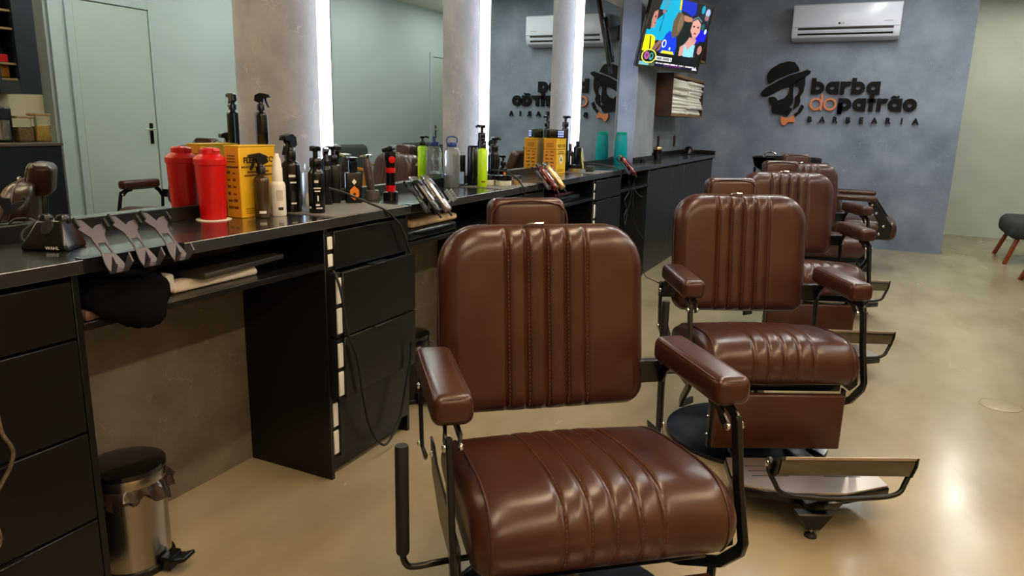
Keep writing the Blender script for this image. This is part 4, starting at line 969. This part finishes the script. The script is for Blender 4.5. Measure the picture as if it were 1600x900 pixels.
# ================================================================ clipper racks hooked over the counter edge
def rack(label, ys, y0, y1):
    t = thing('clipper_rack', label, 'rack', (0, 0, 0), 0, 'steel clipper racks on the counter edge')
    B().bb(.352, CX+.0035, y0, y1, CZ, CZ+.002).bb(CX+.0005, CX+.0035, y0, y1, CZ-.03, CZ+.002).build('mounting_bar', M_BMETAL, t)
    up = Vector((-.66, 0, .75)).normalized(); out = Vector((.75, 0, .66)).normalized()
    org = Vector((CX+.018, 0, CZ-.012))
    for y in ys:
        def P(a, b, n=0): q = org+up*b+out*n; return (q.x, y+a, q.z)
        outl = [(-.036, .112), (-.030, .122), (-.012, .118), (0, .092), (.012, .100), (.032, .104), (.034, .092), (.018, .070), (.014, .03), (.022, -.005), (.022, -.03), (-.022, -.03), (-.022, -.005), (-.014, .03), (-.016, .07), (-.034, .098)]
        hole = [(-.009, .052), (.009, .052), (.011, .022), (-.011, .022)]
        # plate with a window: outer strip left and right of the hole
        L1 = [(-.036, .112), (-.030, .122), (-.012, .118), (0, .092), (0, .052), (-.009, .052), (-.011, .022), (0, .022), (0, -.03), (-.022, -.03), (-.022, -.005), (-.014, .03), (-.016, .07), (-.034, .098)]
        L2 = [(0, .092), (.012, .100), (.032, .104), (.034, .092), (.018, .070), (.014, .03), (.022, -.005), (.022, -.03), (0, -.03), (0, .022), (.011, .022), (.009, .052), (0, .052)]
        b = B()
        for poly in (L1, L2):
            n = len(poly); v = [P(a, c, .0) for a, c in poly]+[P(a, c, .003) for a, c in poly]
            b.add(v, [tuple(range(n)), tuple(range(2*n-1, n-1, -1))]+[(i, n+i, n+(i+1) % n, (i+1) % n) for i in range(n)])
        for s in (-1, 1):
            v = [P(s*.022, -.03, 0), P(s*.022, -.03, .003), P(s*.008, -.03, .003), P(s*.008, -.03, 0), P(s*.022, -.026, .034), P(s*.022, -.004, .038), P(s*.018, -.004, .038), P(s*.018, -.026, .034)]
            b.add(v, [(0, 1, 2, 3), (4, 5, 6, 7), (0, 1, 5, 4), (1, 2, 6, 5), (2, 3, 7, 6), (3, 0, 4, 7)])
        br = b.build('bracket', M_LILAC, t, smooth=False)
        for a, c in ((-.034, .108), (.033, .098)):
            q = org+up*c+out*.008; B().box((q.x, y+a, q.z), (.012, .006, .026), Matrix.Rotation(R(-41), 3, 'Y')).build('rubber_pad', M_BMATT, br, bevel=.002)
        B().strap([P(0, .0, 0), (CX+.004, y, CZ-.012), (CX+.003, y, CZ-.02)], .02, .003, (0, 1, 0)).build('arm', M_BMETAL, br)
    return t
rack('empty steel clipper rack with three brackets at the near counter edge', (1.075, 1.16, 1.245), 1.018, 1.285)
rack('steel clipper rack holding black and silver clippers', (2.395, 2.475), 2.33, 2.55)
rack('steel clipper rack holding the red and the gold clippers', (3.60, 3.70), 3.545, 3.76)
rack('steel clipper rack holding a single red clipper', (5.07,), 5.02, 5.12)
def clipper(label, y, mb, mt, cord=None, scale=1.0):
    up = Vector((-.66, 0, .75)).normalized(); out = Vector((.75, 0, .66)).normalized()
    org = Vector((CX+.024, y, CZ-.006))+out*.024
    t = thing('hair_clipper', label, 'clipper', org)
    secs = [(-.055, .013, .011), (-.05, .018, .015), (-.02, .021, .017), (.02, .020, .017), (.06, .022, .018), (.085, .023, .016), (.098, .022, .012)]
    v = []; f = []; n = 16
    for b_, w_, h_ in secs:
        for k in range(n):
            a = 2*math.pi*k/n; ca, sa = math.cos(a), math.sin(a)
            v.append(up*b_*scale+Vector((0, 1, 0))*w_*math.copysign(abs(ca)**.7, ca)+out*h_*math.copysign(abs(sa)**.7, sa))
    for j in range(len(secs)-1):
        for k in range(n): f.append((j*n+k, j*n+(k+1) % n, (j+1)*n+(k+1) % n, (j+1)*n+k))
    f += [tuple(range(n)), tuple((len(secs)-1)*n+k for k in range(n))]
    B().add(v, f).build('body', mb, t, angle=60)
    rm = Matrix((( (0, 1, 0)[0], up.x, out.x), (1, up.y, out.y), (0, up.z, out.z)))
    bl = B(); bl.box(up*.108*scale, (.044, .018, .012), rm); bl.box(up*.12*scale+out*-.002, (.042, .008, .006), rm); bl.build('blade', M_CHROME, t, bevel=.001, seg=1)
    for k in range(7): pass
    B().box(up*.03*scale+out*.0175, (.018, .07, .005), rm).build('top_plate', mt, t, bevel=.002)
    B().strap([up*.08+Vector((0, -.024, 0)), up*.05+Vector((0, -.027, 0)), up*.02+Vector((0, -.026, 0))], .006, .004, tuple(out)).build('taper_lever', M_CHROME, t)
    B().cyl(up*-.05*scale, up*-.078*scale, .006, .004).build('strain_relief', M_BMATT, t)
    if cord: B().tube([up*-.07*scale]+[Vector(p)-org for p in cord], .003, 8, 5).build('lead', M_BMATT, t)
    return t
M_SILVER = mat('silver_plastic', '#9a9a9e', .25, .7)
clipper('black clipper with silver edge on the second rack, nearer one', 2.395, M_BPLAST, M_SILVER)
clipper('silver and black clipper on the second rack, farther one', 2.475, M_SILVER, M_BPLAST)
clipper('wine red clipper with chrome trim on the third rack', 3.60, M_REDMET, M_CHROME, [(.44, 3.66, .82), (.43, 3.79, .72), (.43, 3.87, .62), (.43, 3.82, .53), (.43, 3.74, .49)])
clipper('pale gold clipper on the third rack', 3.70, M_GOLD, M_CHROME)
clipper('red clipper on the rack nearest the far cabinet', 5.07, M_REDMET, M_BPLAST, [(.44, 5.09, .80), (.43, 5.10, .66), (.42, 5.24, .51), (.41, 5.30, .36), (.40, 5.56, .17), (.41, 5.72, .03), (.44, 5.74, .005), (.55, 5.62, .004), (.72, 5.4, .004)])
for i in range(3):
    t = thing('guard_comb', ('black guard comb beside the silver clipper', 'clear guard comb next to the black comb', 'clear guard comb farthest from the silver clipper')[i], 'comb', (CX+.022, 2.53+.034*i, CZ-.012), 0, 'guard combs on the second rack')
    b = B().box((0, 0, .03), (.028, .004, .05), Matrix.Rotation(R(-40), 3, 'Y')).build('comb_body', M_FROST if i else M_BPLAST, t, bevel=.001, seg=1)
    for k in range(5): B().cyl((.012-.006*k, 0, .02+.008*k), (.03-.006*k, 0, .036+.008*k), .0012, n=6).build('tooth', M_BPLAST, b)
def cord(label, pts, r_=.0032, m=M_BMATT, loc=None):
    return tag(B().tube(pts, r_, 8, 6).build('power_cord', m), label, 'cord', None)
cord('long black cord hanging over the near drawer unit', [(.39, .80, .925), (.405, .80, .90), (.40, .803, .836), (.39, .807, .776), (.385, .806, .703), (.385, .80, .637), (.388, .802, .588), (.392, .815, .547), (.388, .805, .508), (.385, .78, .47), (.385, .765, .421), (.388, .77, .367), (.385, .755, .324), (.385, .735, .20)], .0042, mat('braided_cord', '#2a2018', .4, col2='#6a5a48', vscale=120))
cord('black cable looping down in front of the second drawer unit', [(.38, 1.863, .742), (.402, 1.855, .72), (.420, 1.857, .656), (.424, 1.87, .543), (.424, 1.92, .437), (.424, 1.945, .311), (.42, 1.985, .163), (.42, 2.045, .067), (.42, 2.10, .045), (.42, 2.178, .112), (.422, 2.222, .24), (.426, 2.246, .33), (.428, 2.25, .40)], .0048)
cord('black cable drooping from the mat over the counter front', [(.29, 1.962, CZ+.085), (.305, 2.02, CZ+.068), (.325, 2.07, CZ+.045), (.355, 2.12, CZ+.02), (.386, 2.16, CZ-.005), (.397, 2.225, CZ-.06), (.40, 2.262, CZ-.12), (.402, 2.285, CZ-.175)], .0042)
cord('thin cable running from the lime bottle over the counter front', [(.275, 3.20, CZ+.085), (.325, 3.24, CZ+.078), (.362, 3.285, CZ+.05), (.389, 3.325, CZ+.0), (.392, 3.345, CZ-.05), (.391, 3.35, CZ-.09)], .004)
cord('thin cable from the bottles to the red clipper rack', [(.20, 4.80, CZ+.045), (.27, 4.86, CZ+.04), (.34, 4.92, CZ+.022), (.388, 4.95, CZ-.005), (.392, 4.96, CZ-.05)], .004)
cord('tangle of black leads hanging under the red clipper', [(.42, 5.06, .84), (.41, 5.12, .76), (.40, 5.05, .70), (.40, 5.11, .64), (.40, 5.06, .58), (.40, 5.10, .52), (.40, 5.13, .60), (.41, 5.16, .70), (.41, 5.2, .78), (.4, 5.33, .74), (.40, 5.44, .70), (.40, 5.52, .69)], .005)
cord('thin lead dangling free beside the far cabinet', [(.425, 5.19, .82), (.425, 5.18, .68), (.425, 5.27, .51), (.425, 5.52, .365)], .0035)

# ================================================================ on the under-counter shelves
SZ = .7702
def blob_cap(label):
    t = thing('knit_cap', label, 'cap', (.325, 1.14, SZ))
    v = []; f = []; nu, nv = 28, 14; rnd = random.Random(5)
    for j in range(nv+1):
        th = math.pi*j/nv
        for i in range(nu):
            ph = 2*math.pi*i/nu
            k = 1+.12*math.sin(3*ph+1.2)*math.sin(2*th)+.08*math.sin(5*ph+th*4)
            x = .09*k*math.sin(th)*math.cos(ph); y = .115*k*math.sin(th)*math.sin(ph); z = .056+.055*k*math.cos(th)
            if x > .035: z -= (x-.035)*1.5
            v.append((x, y, max(z, .001) if x < .06 else z))
    for j in range(nv):
        for i in range(nu): f.append((j*nu+i, j*nu+(i+1) % nu, (j+1)*nu+(i+1) % nu, (j+1)*nu+i))
    B().add(v, f).build('crown', M_CAP, t, angle=80)
    B().tube([(.03, -.08, .105), (.06, -.03, .10), (.062, .03, .095), (.03, .08, .1)], .008, 10, 4).build('fold', M_CAP, t)
    return t
blob_cap('crumpled black cloth cap on the under-counter shelf')
t = thing('towel_roll', 'cream cloth strip lying on the under-counter shelf', 'cloth', (.28, 1.30, SZ))
B().prism([(-.03, 0), (.03, 0), (.035, .012), (.02, .03), (-.02, .028), (-.036, .012)], 'y', .0, .30).build('roll', mat('cream_towel', '#ded5c4', .9, var=.1, vscale=30, bump=.4, bscale=150), t, bevel=.006)
B().box((.005, -.005, .03), (.05, .03, .05)).build('tag_end', M_WPLAST, t, bevel=.008)
t = thing('clipboard', 'black flat board lying on the cream cloth', 'board', (.25, 1.53, SZ+.0315))
B().box((0, 0, .008), (.17, .34, .016), Matrix.Rotation(R(6), 3, 'Z')).build('board', mat('dark_board', '#2b2520', .5), t, bevel=.003)
t = thing('small_case', 'small brown plastic case at the shelf front', 'case', (.345, 1.045, SZ))
B().box((0, 0, .012), (.04, .05, .024)).build('case', mat('brown_plastic', '#5a443c', .4), t, bevel=.006)
t = thing('folded_cloth', 'brown and cream folded cloth on the shelf behind the nearest chair', 'cloth', (.25, 2.56, SZ+.0455))
B().box((0, 0, .014), (.2, .36, .028)).build('cloth', M_CREAM, t, bevel=.013, seg=3)
t = thing('tool_bag', 'flat black bag under the brown and cream cloth', 'bag', (.25, 2.52, SZ))
B().box((0, 0, .022), (.23, .38, .044)).build('bag', M_BPLAST, t, bevel=.014, seg=3)
B().tube([(.116, -.15, .03), (.125, -.05, .02), (.125, .06, .02), (.116, .15, .03)], .005, 8, 4).build('strap', M_CAP, t)
t = thing('red_case', 'thin dark red case on the third under-counter shelf', 'case', (.25, 4.05, SZ+.041))
B().box((0, 0, .008), (.16, .3, .016)).build('case', M_REDMET, t, bevel=.005)
t = thing('black_case', 'flat black case below the red case on the third shelf', 'case', (.25, 4.05, SZ))
B().box((0, 0, .02), (.2, .44, .04)).build('case', M_BPLAST, t, bevel=.012)

# ================================================================ pedal bins
def pedal_bin(label, x, y, rz, body_m):
    t = thing('pedal_bin', label, 'bin', (x, y, 0), rz, 'pedal bins under the counter')
    B().lathe([(.103, 0), (.105, .004), (.105, .016), (.098, .02)], n=40).build('foot_ring', M_BPLAST, t)
    B().lathe([(.096, .016), (.097, .25)], n=40).build('body', body_m, t)
    B().lathe([(.0985, .25), (.0995, .252), (.0995, .290), (.098, .292)], n=40).build('rim', body_m, t)
    B().lathe([(.101, .290), (.102, .293), (.101, .304), (.08, .311), (.04, .315), (.005, .316)], n=40).build('lid', mat('bin_lid_black', '#0f0d0c', .14, spec=.6), t)
    v = []; f = []; n = 96; rnd = random.Random(11)
    rows = [(.0995, .262), (.1005, .252), (.102, .24), (.1035, .228), (.103, .216)]
    for j, (r_, z) in enumerate(rows):
        for k in range(n):
            a = 2*math.pi*k/n; w_ = j/4; side = .5+.5*math.cos(a-R(-75)); 
            rr = r_+w_*(.016*side*(.5+.5*math.sin(7*a+.5))+.006*math.sin(19*a+1)*side+rnd.uniform(0, .005))
            v.append((rr*math.cos(a), rr*math.sin(a), z-w_*(.012*math.sin(4*a+.6)+.008*math.sin(13*a)+.018*side-.02)))
    for j in range(4):
        for k in range(n): f.append((j*n+k, j*n+(k+1) % n, (j+1)*n+(k+1) % n, (j+1)*n+k))
    B().add(v, f).build('bin_liner', M_BAG, t, angle=18)
    pd = B().prism([(-.028, .006), (.028, .006), (.026, .045), (-.026, .045)], 'y', -.132, -.100).build('pedal_block', M_BPLAST, t, bevel=.004)
    B().strap([(0, -.125, .03), (0, -.15, .034), (0, -.175, .045)], .05, .012, (1, 0, 0)).build('pedal', M_BPLAST, pd, bevel=.003)
    return t
pedal_bin('steel pedal bin with black lid and liner in the near knee space', .19, 1.20, R(104), M_STEEL)
pedal_bin('black pedal bin behind the nearest chair', .16, 2.62, R(70), M_BPLAST)
